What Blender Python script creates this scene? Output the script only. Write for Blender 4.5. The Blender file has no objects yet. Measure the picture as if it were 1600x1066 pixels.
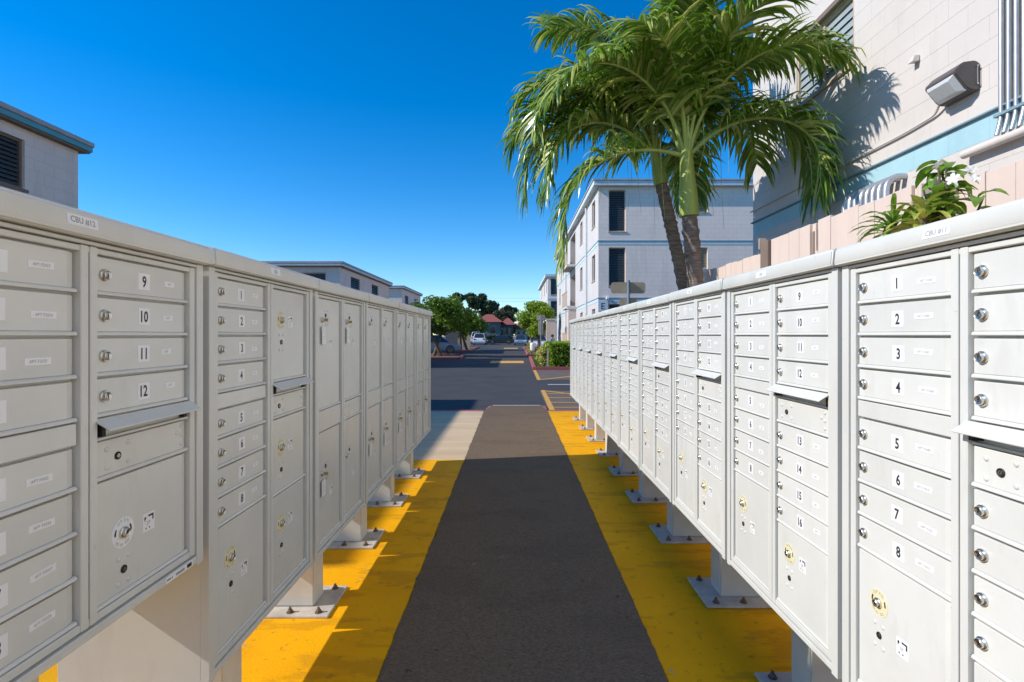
import bpy, bmesh, math, random
from mathutils import Vector, Matrix
R = math.radians
random.seed(7)
S = bpy.context.scene
COL = S.collection

# ------------------------------------------------------------------ camera
cam_d = bpy.data.cameras.new('camera')
cam = bpy.data.objects.new('camera', cam_d); COL.objects.link(cam)
cam.location = (0, 0, 1.33); cam.rotation_euler = (R(90), 0, 0)
cam_d.sensor_width = 36.0; cam_d.lens = 36.0 * 821 / 1600
cam_d.shift_x = -3 / 1600; cam_d.shift_y = -9 / 1600
cam_d.clip_start = 0.02; cam_d.clip_end = 2000
S.camera = cam
# ------------------------------------------------------------------ sky, sun
SUN_FROM = Vector((-1, -0.19, 0.70)).normalized()
elev = math.asin(SUN_FROM.z)
W = bpy.data.worlds.new('World'); S.world = W; W.use_nodes = True
nt = W.node_tree; nt.nodes.clear()
sky = nt.nodes.new('ShaderNodeTexSky'); sky.sky_type = 'NISHITA'; sky.sun_disc = False
sky.sun_elevation = elev; sky.sun_rotation = math.atan2(SUN_FROM.x, SUN_FROM.y)
sky.altitude = 0; sky.air_density = 1.0; sky.dust_density = 0.0; sky.ozone_density = 4.0
hs = nt.nodes.new('ShaderNodeHueSaturation'); hs.inputs['Saturation'].default_value = 1.41
hs.inputs['Value'].default_value = 1.0
bg = nt.nodes.new('ShaderNodeBackground'); bg.inputs['Strength'].default_value = 0.15
wo = nt.nodes.new('ShaderNodeOutputWorld')
tint = nt.nodes.new('ShaderNodeMixRGB'); tint.blend_type = 'MULTIPLY'; tint.inputs['Fac'].default_value = 1
tint.inputs['Color2'].default_value = (0.79, 0.85, 0.92, 1)        # camera white balance, even over the whole sky
nt.links.new(sky.outputs[0], hs.inputs['Color']); nt.links.new(hs.outputs[0], tint.inputs['Color1']); nt.links.new(tint.outputs[0], bg.inputs['Color'])
nt.links.new(bg.outputs[0], wo.inputs['Surface'])
sd = bpy.data.lights.new('sun', 'SUN'); sd.energy = 3.65; sd.angle = R(0.53); sd.color = (1, 0.95, 0.875)
so = bpy.data.objects.new('sun', sd); COL.objects.link(so)
so.location = (-20, -3, 20); so.rotation_euler = (-SUN_FROM).to_track_quat('-Z', 'Y').to_euler()
S.view_settings.view_transform = 'Standard'; S.view_settings.look = 'None'
S.view_settings.exposure = 0.47; S.view_settings.gamma = 1.0
S.view_settings.use_curve_mapping = False
S.render.engine = 'CYCLES'
S.cycles.max_bounces = 8; S.cycles.diffuse_bounces = 5; S.cycles.use_denoising = True

# ------------------------------------------------------------------ materials
M = {}
def pm(name, col, rough=0.6, metal=0.0, var=0.12, scale=3.0, bump=0.0, bscale=120.0, spec=0.5, col2=None,
       stretch=(1, 1, 1), trans=0.0, coat=0.0, detail=6.0, spots=None, orand=0.0, brick=0.0):
    m = bpy.data.materials.new(name); m.use_nodes = True
    n = m.node_tree; b = n.nodes['Principled BSDF']; L = n.links.new
    b.inputs['Roughness'].default_value = rough; b.inputs['Metallic'].default_value = metal
    b.inputs['Specular IOR Level'].default_value = spec
    if coat: b.inputs['Coat Weight'].default_value = coat
    geo = n.nodes.new('ShaderNodeNewGeometry')
    mp = n.nodes.new('ShaderNodeMapping'); mp.inputs['Scale'].default_value = stretch
    L(geo.outputs['Position'], mp.inputs['Vector'])
    tx = n.nodes.new('ShaderNodeTexNoise'); tx.inputs['Scale'].default_value = scale
    tx.inputs['Detail'].default_value = detail; tx.inputs['Roughness'].default_value = 0.6
    L(mp.outputs[0], tx.inputs['Vector'])
    rp = n.nodes.new('ShaderNodeValToRGB')
    rp.color_ramp.elements[0].position = 0.3; rp.color_ramp.elements[1].position = 0.7
    c = Vector(col)
    d = Vector(col2) if col2 else c * (1 - var)
    e = c if col2 else c * (1 + var * 0.5)
    rp.color_ramp.elements[0].color = (*d, 1); rp.color_ramp.elements[1].color = (*[min(v, 1) for v in e], 1)
    L(tx.outputs['Fac'], rp.inputs['Fac'])
    out = rp.outputs['Color']
    for (sc, thr, scol, amt, *st) in (spots if isinstance(spots, list) else [spots] if spots else []):
        t2 = n.nodes.new('ShaderNodeTexNoise'); t2.inputs['Scale'].default_value = sc; t2.inputs['Detail'].default_value = 4
        t2.inputs['Roughness'].default_value = 0.65
        if st:
            m2 = n.nodes.new('ShaderNodeMapping'); m2.inputs['Scale'].default_value = st[0]; L(geo.outputs['Position'], m2.inputs['Vector']); L(m2.outputs[0], t2.inputs['Vector'])
        else: L(geo.outputs['Position'], t2.inputs['Vector'])
        r2 = n.nodes.new('ShaderNodeValToRGB')
        r2.color_ramp.elements[0].position = thr; r2.color_ramp.elements[1].position = min(thr + 0.06, 1)
        r2.color_ramp.elements[0].color = (0, 0, 0, 1); r2.color_ramp.elements[1].color = (amt, amt, amt, 1)
        L(t2.outputs['Fac'], r2.inputs['Fac'])
        mx = n.nodes.new('ShaderNodeMixRGB'); mx.inputs['Color2'].default_value = (*scol, 1)
        L(r2.outputs['Color'], mx.inputs['Fac']); L(out, mx.inputs['Color1']); out = mx.outputs['Color']
    if brick:      # faint joints of painted blocks too far off to build one by one
        sp = n.nodes.new('ShaderNodeSeparateXYZ'); ad = n.nodes.new('ShaderNodeMath'); cb = n.nodes.new('ShaderNodeCombineXYZ')
        L(geo.outputs['Position'], sp.inputs[0]); L(sp.outputs[0], ad.inputs[0]); L(sp.outputs[1], ad.inputs[1]); L(ad.outputs[0], cb.inputs[0]); L(sp.outputs[2], cb.inputs[1])
        bk = n.nodes.new('ShaderNodeTexBrick'); bk.inputs['Scale'].default_value = 1; bk.inputs['Brick Width'].default_value = .4; bk.inputs['Row Height'].default_value = .2
        bk.inputs['Mortar Size'].default_value = .009; bk.inputs['Mortar Smooth'].default_value = .3
        bk.inputs['Color1'].default_value = (1, 1, 1, 1); bk.inputs['Color2'].default_value = (.97, .97, .97, 1); bk.inputs['Mortar'].default_value = (1 - brick,) * 3 + (1,)
        L(cb.outputs[0], bk.inputs['Vector']); mu = n.nodes.new('ShaderNodeMixRGB'); mu.blend_type = 'MULTIPLY'; mu.inputs['Fac'].default_value = 1
        L(out, mu.inputs['Color1']); L(bk.outputs['Color'], mu.inputs['Color2']); out = mu.outputs['Color']
    if orand:
        oi = n.nodes.new('ShaderNodeObjectInfo'); mr = n.nodes.new('ShaderNodeMapRange')
        mr.inputs['To Min'].default_value = 1 - orand; mr.inputs['To Max'].default_value = 1 + orand * 0.4
        L(oi.outputs['Random'], mr.inputs['Value']); hv = n.nodes.new('ShaderNodeHueSaturation')
        L(mr.outputs[0], hv.inputs['Value']); L(out, hv.inputs['Color']); out = hv.outputs[0]
    L(out, b.inputs['Base Color'])
    if bump:
        t3 = n.nodes.new('ShaderNodeTexNoise'); t3.inputs['Scale'].default_value = bscale; t3.inputs['Detail'].default_value = 3
        L(mp.outputs[0], t3.inputs['Vector'])
        bp = n.nodes.new('ShaderNodeBump'); bp.inputs['Strength'].default_value = min(bump, 1); bp.inputs['Distance'].default_value = 0.003
        L(t3.outputs['Fac'], bp.inputs['Height']); L(bp.outputs[0], b.inputs['Normal'])
    if trans:
        tr = n.nodes.new('ShaderNodeBsdfTranslucent'); L(out, tr.inputs['Color'])
        ms = n.nodes.new('ShaderNodeMixShader'); ms.inputs[0].default_value = trans
        L(b.outputs[0], ms.inputs[1]); L(tr.outputs[0], ms.inputs[2])
        L(ms.outputs[0], n.nodes['Material Output'].inputs['Surface'])
    M[name] = m
    return m

pm('paint_box', (0.635, 0.632, 0.585), 0.36, var=0.07, scale=2.2, bump=0.10, bscale=420, spec=0.5, orand=.03, spots=[(5, .58, (.55, .545, .50), .4, (1, 1, .35)), (80, .68, (.33, .30, .26), .5), (26, .69, (.40, .37, .32), .4)])
pm('paint_door', (0.645, 0.642, 0.598), 0.27, var=0.07, scale=4, bump=0.08, bscale=380, spec=0.5, orand=.045, spots=[(7, .58, (.56, .555, .51), .4, (1, 1, .3)), (100, .69, (.34, .31, .27), .5), (45, .68, (.66, .66, .64), .4, (3, 3, .4))])
pm('post_paint', (0.62, 0.60, 0.54), 0.5, var=0.10, scale=9, bump=0.1, bscale=300)
pm('plate_paint', (0.52, 0.48, 0.42), 0.6, var=0.25, scale=14, bump=0.2, bscale=200, spots=(30, 0.66, (0.16, 0.09, 0.05), 0.7))
pm('lock_metal', (0.62, 0.60, 0.55), 0.28, 1.0, var=0.15, scale=60)
pm('brass', (0.55, 0.42, 0.20), 0.3, 1.0, var=0.2, scale=60)
pm('dark_slot', (0.012, 0.011, 0.01), 0.6)
pm('rust_metal', (0.20, 0.14, 0.10), 0.65, 0.4, var=0.4, scale=70, bump=0.4, bscale=300)
pm('sticker_white', (0.78, 0.78, 0.78), 0.35, var=0.03)
pm('sticker_cream', (0.72, 0.66, 0.42), 0.4, var=0.10, scale=40)
pm('sticker_ink', (0.02, 0.022, 0.03), 0.5)
pm('sticker_grey_ink', (0.32, 0.32, 0.32), 0.5)
pm('yellow_paint', (0.86, 0.42, 0.001), 0.75, col2=(0.76, 0.345, 0.001), scale=2.6, bump=0.7, bscale=90, spec=0.12,
   spots=[(4, 0.53, (0.50, 0.235, 0.008), 0.5, (.5, 1.6, 1)), (15, 0.61, (0.30, 0.15, 0.02), 0.5), (60, 0.66, (0.11, 0.07, 0.03), 0.8), (9, .655, (.36, .30, .22), .7), (38, .66, (.95, .55, .06), .5, (2.5, .6, 1))])
pm('strip_asphalt', (0.235, 0.17, 0.112), 0.95, col2=(0.095, 0.07, 0.05), scale=75, bump=1.0, bscale=170, spec=0.08, stretch=(1, 2.2, 1), detail=8,
   spots=[(1.6, 0.52, (0.10, 0.076, 0.056), 0.25, (.8, 1.5, 1)), (120, 0.64, (0.32, 0.26, 0.20), 0.6), (20, .645, (.05, .04, .035), .7), (10, .66, (.26, .21, .17), .55), (5, .62, (.16, .11, .075), .5, (.2, 4, 1))])
pm('concrete', (0.62, 0.47, 0.28), 0.85, col2=(0.49, 0.35, 0.22), scale=1.6, bump=0.6, bscale=90, stretch=(0.5, 2.5, 1), spots=[(3, .6, (.33, .22, .19), .5, (.3, 3, 1)), (60, .70, (.2, .15, .12), .6)])
pm('road_asphalt', (0.068, 0.066, 0.068), 0.92, col2=(0.050, 0.049, 0.052), scale=1.1, bump=0.8, bscale=70, spec=0.25,
   spots=(35, 0.67, (0.13, 0.13, 0.13), 0.5))
pm('hatch_ground', (0.14, 0.105, 0.085), 0.9, var=0.25, scale=4, bump=0.6)
pm('line_yellow', (0.66, 0.36, 0.06), 0.75, var=0.25, scale=12, bump=0.4)
pm('line_white', (0.58, 0.50, 0.49), 0.7, var=0.25, scale=12)
pm('kerb_red', (0.42, 0.085, 0.09), 0.75, col2=(0.33, 0.10, 0.10), scale=8, bump=0.4)
pm('earth', (0.14, 0.10, 0.065), 0.95, var=0.35, scale=5, bump=1.0, bscale=40)
pm('wall_white', (0.605, 0.555, 0.515), 0.8, var=0.04, scale=1.5, bump=0.35, bscale=160, spots=[(3.2, 0.58, (0.55, 0.50, 0.46), 0.4, (1, 1, .4)), (40, .72, (.45, .38, .33), .5)])
pm('wall_grey', (0.90, 0.76, 0.655), 0.85, brick=.14, var=0.07, scale=1.0, bump=0.3, bscale=60, spots=[(1.2, .55, (.78, .65, .56), .5, (2, 2, .4)), (9, .63, (.72, .60, .52), .5)])
pm('wall_left', (0.84, 0.68, 0.58), 0.85, brick=.12, var=0.07, scale=1.2, bump=0.3, bscale=60, spots=[(1.6, .55, (.74, .59, .50), .5, (2, 2, .4))])
pm('wall_side', (0.62, 0.58, 0.55), 0.8, var=0.05, scale=1.0, bump=0.3, bscale=80, brick=.10, spots=[(1.2, .58, (.54, .48, .44), .5, (2, 2, .4))])
pm('band_pale', (0.56, 0.67, 0.69), 0.7, var=0.1, scale=3)
pm('band_blue', (0.36, 0.56, 0.62), 0.7, var=0.10, scale=3, bump=0.3, bscale=160)
pm('ledge_dark', (0.20, 0.31, 0.36), 0.7, var=0.15, scale=6)
pm('fascia_teal', (0.10, 0.33, 0.38), 0.6, var=0.12, scale=4)
pm('fascia_pale', (0.60, 0.67, 0.69), 0.6, var=0.10, scale=4)
pm('roof_grey', (0.42, 0.40, 0.39), 0.8, var=0.15, scale=4, bump=0.3)
pm('trim_brown', (0.20, 0.145, 0.11), 0.7, var=0.15, scale=8)
pm('trim_tan', (0.50, 0.38, 0.28), 0.7, var=0.12, scale=8)
pm('glass_dark', (0.02, 0.03, 0.036), 0.12, var=0.2, scale=3, spec=0.8)
pm('blind_blue', (0.33, 0.38, 0.39), 0.4, var=0.12, scale=5)
pm('louver_dark', (0.075, 0.085, 0.09), 0.3, var=0.2, scale=9)
pm('louver_tan', (0.45, 0.36, 0.24), 0.5, var=0.15, scale=9)
pm('fence_pink', (0.64, 0.51, 0.43), 0.75, var=0.06, scale=9, stretch=(1, 1, 0.12), bump=0.3, bscale=120)
pm('conduit_grey', (0.50, 0.51, 0.52), 0.35, 0.6, var=0.12, scale=15)
pm('conduit_paint', (0.64, 0.58, 0.53), 0.55, var=0.08, scale=10)
pm('lamp_housing', (0.115, 0.10, 0.095), 0.55, 0.2, var=0.15, scale=20)
pm('lamp_glass', (0.55, 0.56, 0.56), 0.18, var=0.08, scale=30, bump=0.6, bscale=200)
pm('palm_leaf', (0.225, 0.375, 0.035), 0.27, col2=(0.095, 0.195, 0.018), scale=2.6, trans=0.42, spec=0.8)
pm('palm_leaf_pale', (0.60, 0.62, 0.18), 0.30, col2=(0.30, 0.42, 0.06), scale=4, trans=0.38, spec=0.7)
pm('palm_rachis', (0.34, 0.42, 0.09), 0.45, var=0.2, scale=8)
pm('palm_shaft', (0.36, 0.40, 0.06), 0.4, col2=(0.25, 0.32, 0.055), scale=3.5, stretch=(1, 1, 0.35), spec=0.5, spots=[(20, .68, (.2, .16, .06), .5, (1, 1, .3))])
pm('palm_trunk', (0.30, 0.225, 0.175), 0.9, col2=(0.10, 0.07, 0.052), scale=7, stretch=(1, 1, 6), bump=1.0, bscale=60, spots=[(14, .6, (.07, .05, .038), .6, (1, 1, 4))])
pm('bark', (0.13, 0.095, 0.065), 0.9, var=0.35, scale=8, bump=0.8, bscale=40)
pm('leaf_bright', (0.34, 0.46, 0.022), 0.5, col2=(0.12, 0.235, 0.014), scale=2.5, trans=0.35)
pm('leaf_mid', (0.21, 0.34, 0.025), 0.5, col2=(0.075, 0.155, 0.014), scale=1.6, trans=0.35)
pm('leaf_dark', (0.075, 0.125, 0.045), 0.55, col2=(0.03, 0.06, 0.025), scale=0.5, trans=0.15)
pm('leaf_olive', (0.10, 0.10, 0.045), 0.6, col2=(0.05, 0.06, 0.025), scale=0.5, trans=0.2)
pm('leaf_yellow', (0.62, 0.54, 0.12), 0.5, col2=(0.30, 0.36, 0.05), scale=9, trans=0.25)
pm('leaf_shrub', (0.26, 0.42, 0.04), 0.32, col2=(0.10, 0.22, 0.02), scale=14, trans=0.4, spec=0.6)
pm('petal_white', (0.80, 0.79, 0.74), 0.5, var=0.05, trans=0.25)
pm('grass_green', (0.10, 0.19, 0.02), 0.7, var=0.35, scale=10, trans=0.2)
pm('sign_back', (0.50, 0.41, 0.30), 0.5, 0.25, var=0.12, scale=8)
pm('sign_post', (0.20, 0.27, 0.34), 0.5, 0.3, var=0.1)
pm('roof_red', (0.31, 0.085, 0.06), 0.85, var=0.25, scale=3, bump=0.4)
pm('house_blue', (0.115, 0.155, 0.165), 0.8, var=0.1, scale=2)
pm('house_pale', (0.55, 0.48, 0.42), 0.8, var=0.08, scale=2)
pm('car_white', (0.72, 0.73, 0.75), 0.25, var=0.02, coat=0.6)
pm('car_blue', (0.22, 0.30, 0.42), 0.22, 0.35, var=0.03, coat=0.8)
pm('car_black', (0.022, 0.025, 0.03), 0.22, var=0.03, coat=0.8)
pm('rubber', (0.02, 0.02, 0.02), 0.85)
pm('rim_metal', (0.16, 0.16, 0.17), 0.35, 0.8)
pm('tail_red', (0.45, 0.02, 0.02), 0.25)
pm('head_clear', (0.75, 0.76, 0.78), 0.12)
pm('shirt_blue', (0.16, 0.30, 0.50), 0.8, var=0.1)
pm('trouser_dark', (0.04, 0.045, 0.06), 0.85)
pm('skin', (0.42, 0.25, 0.17), 0.55)
pm('hair_dark', (0.02, 0.014, 0.01), 0.6)
pm('wire_black', (0.03, 0.03, 0.035), 0.6)
pm('hydrant_yellow', (0.68, 0.42, 0.03), 0.5, var=0.1)

# ------------------------------------------------------------------ mesh helpers
class MB:
    def __init__(s): s.v = []; s.f = []; s.m = []
    def add(s, vs, fs, mi=0):
        o = len(s.v); s.v += [tuple(p) for p in vs]
        for f in fs: s.f.append(tuple(i + o for i in f)); s.m.append(mi)
        return s
    def box(s, x0, x1, y0, y1, z0, z1, mi=0):
        vs = [(x, y, z) for z in (z0, z1) for y in (y0, y1) for x in (x0, x1)]
        return s.add(vs, [(0, 2, 3, 1), (4, 5, 7, 6), (0, 1, 5, 4), (2, 6, 7, 3), (0, 4, 6, 2), (1, 3, 7, 5)], mi)
    def prism(s, prof, axis, a, b, mi=0):
        """prof: 2D polygon; axis 'x': prof=(y,z); 'y': prof=(x,z); 'z': prof=(x,y)"""
        n = len(prof); vs = []
        for t in (a, b):
            for (p, q) in prof:
                vs.append((t, p, q) if axis == 'x' else (p, t, q) if axis == 'y' else (p, q, t))
        fs = [tuple(range(n - 1, -1, -1)), tuple(range(n, 2 * n))]
        fs += [(i, (i + 1) % n, n + (i + 1) % n, n + i) for i in range(n)]
        return s.add(vs, fs, mi)
    def tube(s, pts, rad, n=8, mi=0, cap=True):
        pts = [Vector(p) for p in pts]; k = len(pts)
        if not hasattr(rad, '__len__'): rad = [rad] * k
        vs = []; up = Vector((0.137, 0.021, 1)).normalized()
        d0 = (pts[1] - pts[0]).normalized()
        u = d0.orthogonal().normalized()
        for i, p in enumerate(pts):
            d = (pts[min(i + 1, k - 1)] - pts[max(i - 1, 0)]).normalized()
            u = (u - d * u.dot(d)).normalized(); w = d.cross(u)
            for j in range(n):
                a = 2 * math.pi * j / n
                vs.append(p + (u * math.cos(a) + w * math.sin(a)) * rad[i])
        fs = []
        for i in range(k - 1):
            for j in range(n):
                fs.append((i * n + j, i * n + (j + 1) % n, (i + 1) * n + (j + 1) % n, (i + 1) * n + j))
        if cap: fs += [tuple(range(n - 1, -1, -1)), tuple(range((k - 1) * n, k * n))]
        return s.add(vs, fs, mi)
    def lathe(s, prof, c, axis='x', n=16, mi=0):
        """prof: list (t along axis, r)"""
        vs = []
        for t, r in prof:
            for j in range(n):
                a = 2 * math.pi * j / n; p, q = r * math.cos(a), r * math.sin(a)
                vs.append((c[0] + t, c[1] + p, c[2] + q) if axis == 'x' else (c[0] + p, c[1] + q, c[2] + t) if axis == 'z' else (c[0] + p, c[1] + t, c[2] + q))
        k = len(prof); fs = []
        for i in range(k - 1):
            for j in range(n):
                fs.append((i * n + j, i * n + (j + 1) % n, (i + 1) * n + (j + 1) % n, (i + 1) * n + j))
        fs += [tuple(range(n - 1, -1, -1)), tuple(range((k - 1) * n, k * n))]
        return s.add(vs, fs, mi)
    def mesh(s, name, mats, bevel=0.0, seg=1, smooth=0):
        me = bpy.data.meshes.new(name); me.from_pydata(s.v, [], s.f)
        if isinstance(mats, str): mats = [mats]
        for m in mats: me.materials.append(M[m])
        me.polygons.foreach_set('material_index', s.m)
        bm = bmesh.new(); bm.from_mesh(me)
        if smooth != 'leaf': bmesh.ops.recalc_face_normals(bm, faces=bm.faces[:])
        if bevel:
            es = [e for e in bm.edges if len(e.link_faces) == 2 and e.calc_face_angle(0) > R(35)]
            bmesh.ops.bevel(bm, geom=es, offset=bevel, segments=seg, affect='EDGES', clamp_overlap=True)
        bm.to_mesh(me); bm.free()
        if smooth and smooth != 'leaf':
            for p in me.polygons: p.use_smooth = True
            me.set_sharp_from_angle(angle=R(smooth))
        me.update()
        return me
    def build(s, name, mats, parent=None, loc=(0, 0, 0), **k):
        return ob(name, s.mesh(name, mats, **k), parent, loc)

def ob(name, me, parent=None, loc=(0, 0, 0), rz=0.0):
    o = bpy.data.objects.new(name, me); COL.objects.link(o)
    if parent: o.parent = parent
    o.location = loc
    if rz: o.rotation_euler = (0, 0, rz)
    return o
def tag(o, label=None, cat=None, group=None, kind=None):
    if label: o['label'] = label
    if cat: o['category'] = cat
    if group: o['group'] = group
    if kind: o['kind'] = kind
    return o
def thing(name, label, cat, loc=(0, 0, 0), rz=0.0, group=None):
    return tag(ob(name, None, None, loc, rz), label, cat, group)
def struct(name, mb, mats, **k):
    return tag(mb.build(name, mats, **k), kind='structure')

_txt = {}
def text_geo(s, size, xs=1.0, off=0.0):
    """flat glyph faces in (y,z), centred on the origin"""
    if (s, size, xs, off) in _txt: return _txt[(s, size, xs, off)]
    cu = bpy.data.curves.new('t', 'FONT'); cu.body = s; cu.size = size; cu.resolution_u = 2; cu.offset = off
    cu.align_x = 'CENTER'; cu.align_y = 'CENTER'
    o = bpy.data.objects.new('t', cu); COL.objects.link(o)
    dg = bpy.context.evaluated_depsgraph_get(); dg.update()
    me = bpy.data.meshes.new_from_object(o.evaluated_get(dg))
    vs = [v.co.copy() for v in me.vertices]; fs = [tuple(p.vertices) for p in me.polygons]
    bpy.data.objects.remove(o); bpy.data.curves.remove(cu); bpy.data.meshes.remove(me)
    if vs:
        cx = (min(v.x for v in vs) + max(v.x for v in vs)) / 2; cy = (min(v.y for v in vs) + max(v.y for v in vs)) / 2
        vs = [((v.x - cx) * xs, v.y - cy) for v in vs]
    _txt[(s, size, xs, off)] = (vs, fs)
    return vs, fs
def put_text(mb, s, size, x, y=0, z=0, mi=1, xs=1.0, off=0.0):
    vs, fs = text_geo(s, size, xs, off)
    mb.add([(x, y + a, z + b) for a, b in vs], fs, mi)

# ================================================================== THE SETTING: ground
RD = -0.10                                   # road level; the walkway slab is 0
def sheet(name, x0, x1, y0, y1, z, mat, parent=None):
    mb = MB(); mb.add([(x0, y0, z), (x1, y0, z), (x1, y1, z), (x0, y1, z)], [(0, 1, 2, 3)])
    return mb.build(name, mat, parent)
tag(sheet('ground', -400, 400, -200, 700, RD - 0.012, 'earth'), kind='structure')
tag(sheet('road', -7.0, 60, 9.30, 62, RD, 'road_asphalt'), kind='structure')
tag(sheet('cross_road', -90, 90, 62.0, 92, RD, 'road_asphalt'), kind='structure')
tag(sheet('side_lane', -7.0, -2.4, -8, 9.30, RD, 'road_asphalt'), kind='structure')
# walkway slab, butted strips, all with a real step down to the road
def slab(name, x0, x1, y0, y1, mat, z=0.0):
    mb = MB(); mb.box(x0, x1, y0, y1, RD - 0.008, z)
    return struct(name, mb, mat, bevel=0.004)
slab('pavement', -2.4, -0.525, 5.62, 9.22, 'concrete', -0.003)
slab('yellow_pavement', -2.4, -0.527, -3, 5.62, 'yellow_paint', 0.0)
slab('yellow_pavement', 0.592, 1.62, -3, 9.22, 'yellow_paint', 0.0)
# dark strip with ragged long edges, running down a ramp into the road
mb = MB(); n = 360; L0 = []; R0 = []
rnd = random.Random(3)
for i in range(n + 1):
    y = -3 + (10.62 + 3) * i / n
    z = 0.004 if y < 9.25 else 0.004 + (RD - 0.0) * min((y - 9.25) / 1.35, 1) + 0.006
    t = 0 if y < 9.25 else (y - 9.25) / 1.35
    L0.append((-0.527 + rnd.uniform(-0.004, 0.004) + 0.10 * t, y, z)); R0.append((0.592 + rnd.uniform(-0.004, 0.004) - 0.05 * t, y, z))
for arr in (L0, R0):
    off = 0.0
    for i in range(n + 1):
        off = off * 0.7 + rnd.uniform(-0.004, 0.004); arr[i] = (arr[i][0] + off, arr[i][1], arr[i][2])
vs = L0 + R0
mb.add(vs, [(i, n + 1 + i, n + 2 + i, i + 1) for i in range(n)])
struct('walkway', mb, 'strip_asphalt')
# red flares beside the ramp, white toe line, red kerb edge
mb = MB()
mb.add([(-0.527, 9.30, -0.001), (-0.427, 10.60, RD + 0.008), (-0.62, 9.30, RD + 0.004), (-0.50, 10.60, RD + 0.004)], [(0, 1, 3, 2), ])
mb.add([(0.592, 9.30, -0.001), (0.542, 10.60, RD + 0.008), (0.70, 9.30, RD + 0.005), (0.64, 10.60, RD + 0.005)], [(0, 2, 3, 1)])
struct('ramp_flare', mb, 'kerb_red')
mb = MB(); mb.box(-2.4, -0.53, 9.22, 9.36, RD - 0.01, 0.001); mb.box(0.594, 1.62, 9.22, 9.36, RD - 0.01, 0.001)
struct('kerb', mb, 'kerb_red', bevel=0.012, seg=2)
tag(sheet('road_marking', -0.43, 0.545, 10.605, 10.72, RD + 0.006, 'line_white'), kind='structure')
def quad_mark(pts, mat='line_yellow', z=RD + 0.006):
    mb = MB(); mb.add([(x, y, z) for x, y in pts], [(0, 1, 2, 3)])
    return struct('road_marking', mb, mat)
tag(sheet('hatched_bay', 0.66, 3.4, 9.36, 13.5, RD + 0.003, 'hatch_ground'), kind='structure')
tag(sheet('hatched_bay', 0.74, 3.4, 16.9, 21.55, RD + 0.003, 'hatch_ground'), kind='structure')
quad_mark([(0.67, 9.40), (0.78, 9.40), (0.80, 13.65), (0.70, 13.65)])
for yy in (10.4, 11.15, 12.0, 12.85): quad_mark([(0.79, yy - 0.04), (3.4, yy - 0.04), (3.4, yy + 0.04), (0.79, yy + 0.04)])
quad_mark([(0.81, 13.35), (3.3, 10.1), (3.3, 10.25), (0.81, 13.55)], z=RD + 0.009)
quad_mark([(0.98, 15.1), (3.6, 15.1), (3.6, 15.3), (0.98, 15.3)], 'line_white')
quad_mark([(0.74, 16.75), (0.86, 16.75), (0.90, 21.45), (0.79, 21.45)])
quad_mark([(0.87, 16.78), (3.4, 19.9), (3.4, 20.15), (0.87, 17.0)])
quad_mark([(-1.25, 26.9), (0.52, 26.9), (0.52, 29.2), (-1.25, 29.2)])
quad_mark([(-1.1, 55.5), (0.42, 55.5), (0.42, 59.5), (-1.1, 59.5)])
# faint tyre-worn seam across the road
quad_mark([(-7, 18.2), (0.7, 18.2), (0.7, 18.7), (-7, 18.7)], 'road_seam' if 'road_seam' in M else 'road_asphalt', RD + 0.003)
# planting bed on the right with a red kerb
def kerb_line(pts, name='kerb', w=0.15, h=0.13, mat='kerb_red'):
    mb = MB()
    for (a, b) in zip(pts[:-1], pts[1:]):
        a = Vector((*a, 0)); b = Vector((*b, 0)); d = (b - a).normalized(); nn = Vector((-d.y, d.x, 0)) * w / 2
        q = [a + nn - d * 0.0, a - nn, b - nn, b + nn]
        mb.prism([(p.x, p.y) for p in q], 'z', RD - 0.02, RD + h)
    return struct(name, mb, mat, bevel=0.02, seg=2)
kerb_line([(3.45, 21.65), (0.86, 21.65)]); kerb_line([(0.86, 21.74), (1.02, 33.0)])
kerb_line([(0.98, 35.0), (1.13, 60)]); kerb_line([(2.2, 35.0), (1.07, 34.95)])
tag(sheet('planting_bed', 0.94, 3.5, 21.73, 61.5, RD + 0.05, 'earth'), kind='structure')
tag(sheet('planting_strip', 1.62, 60, -8, 9.30, RD + 0.03, 'earth'), kind='structure')
tag(sheet('planting_strip', -60, -7.0, -8, 62, RD + 0.02, 'earth'), kind='structure')
kerb_line([(-3.2, 31.0), (-3.5, 36.5), (-4.4, 38.0), (-7.0, 38.2)]); kerb_line([(-7.0, 30.6), (-3.3, 30.9)])
tag(sheet('planting_bed', -7.0, -3.4, 30.95, 37.6, RD + 0.06, 'earth'), kind='structure')
kerb_line([(-7.0, 46.0), (-3.9, 46.1)]); kerb_line([(-3.9, 46.1), (-4.1, 61.0)])
tag(sheet('planting_bed', -7.0, -3.98, 46.2, 61, RD + 0.06, 'earth'), kind='structure')

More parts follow.
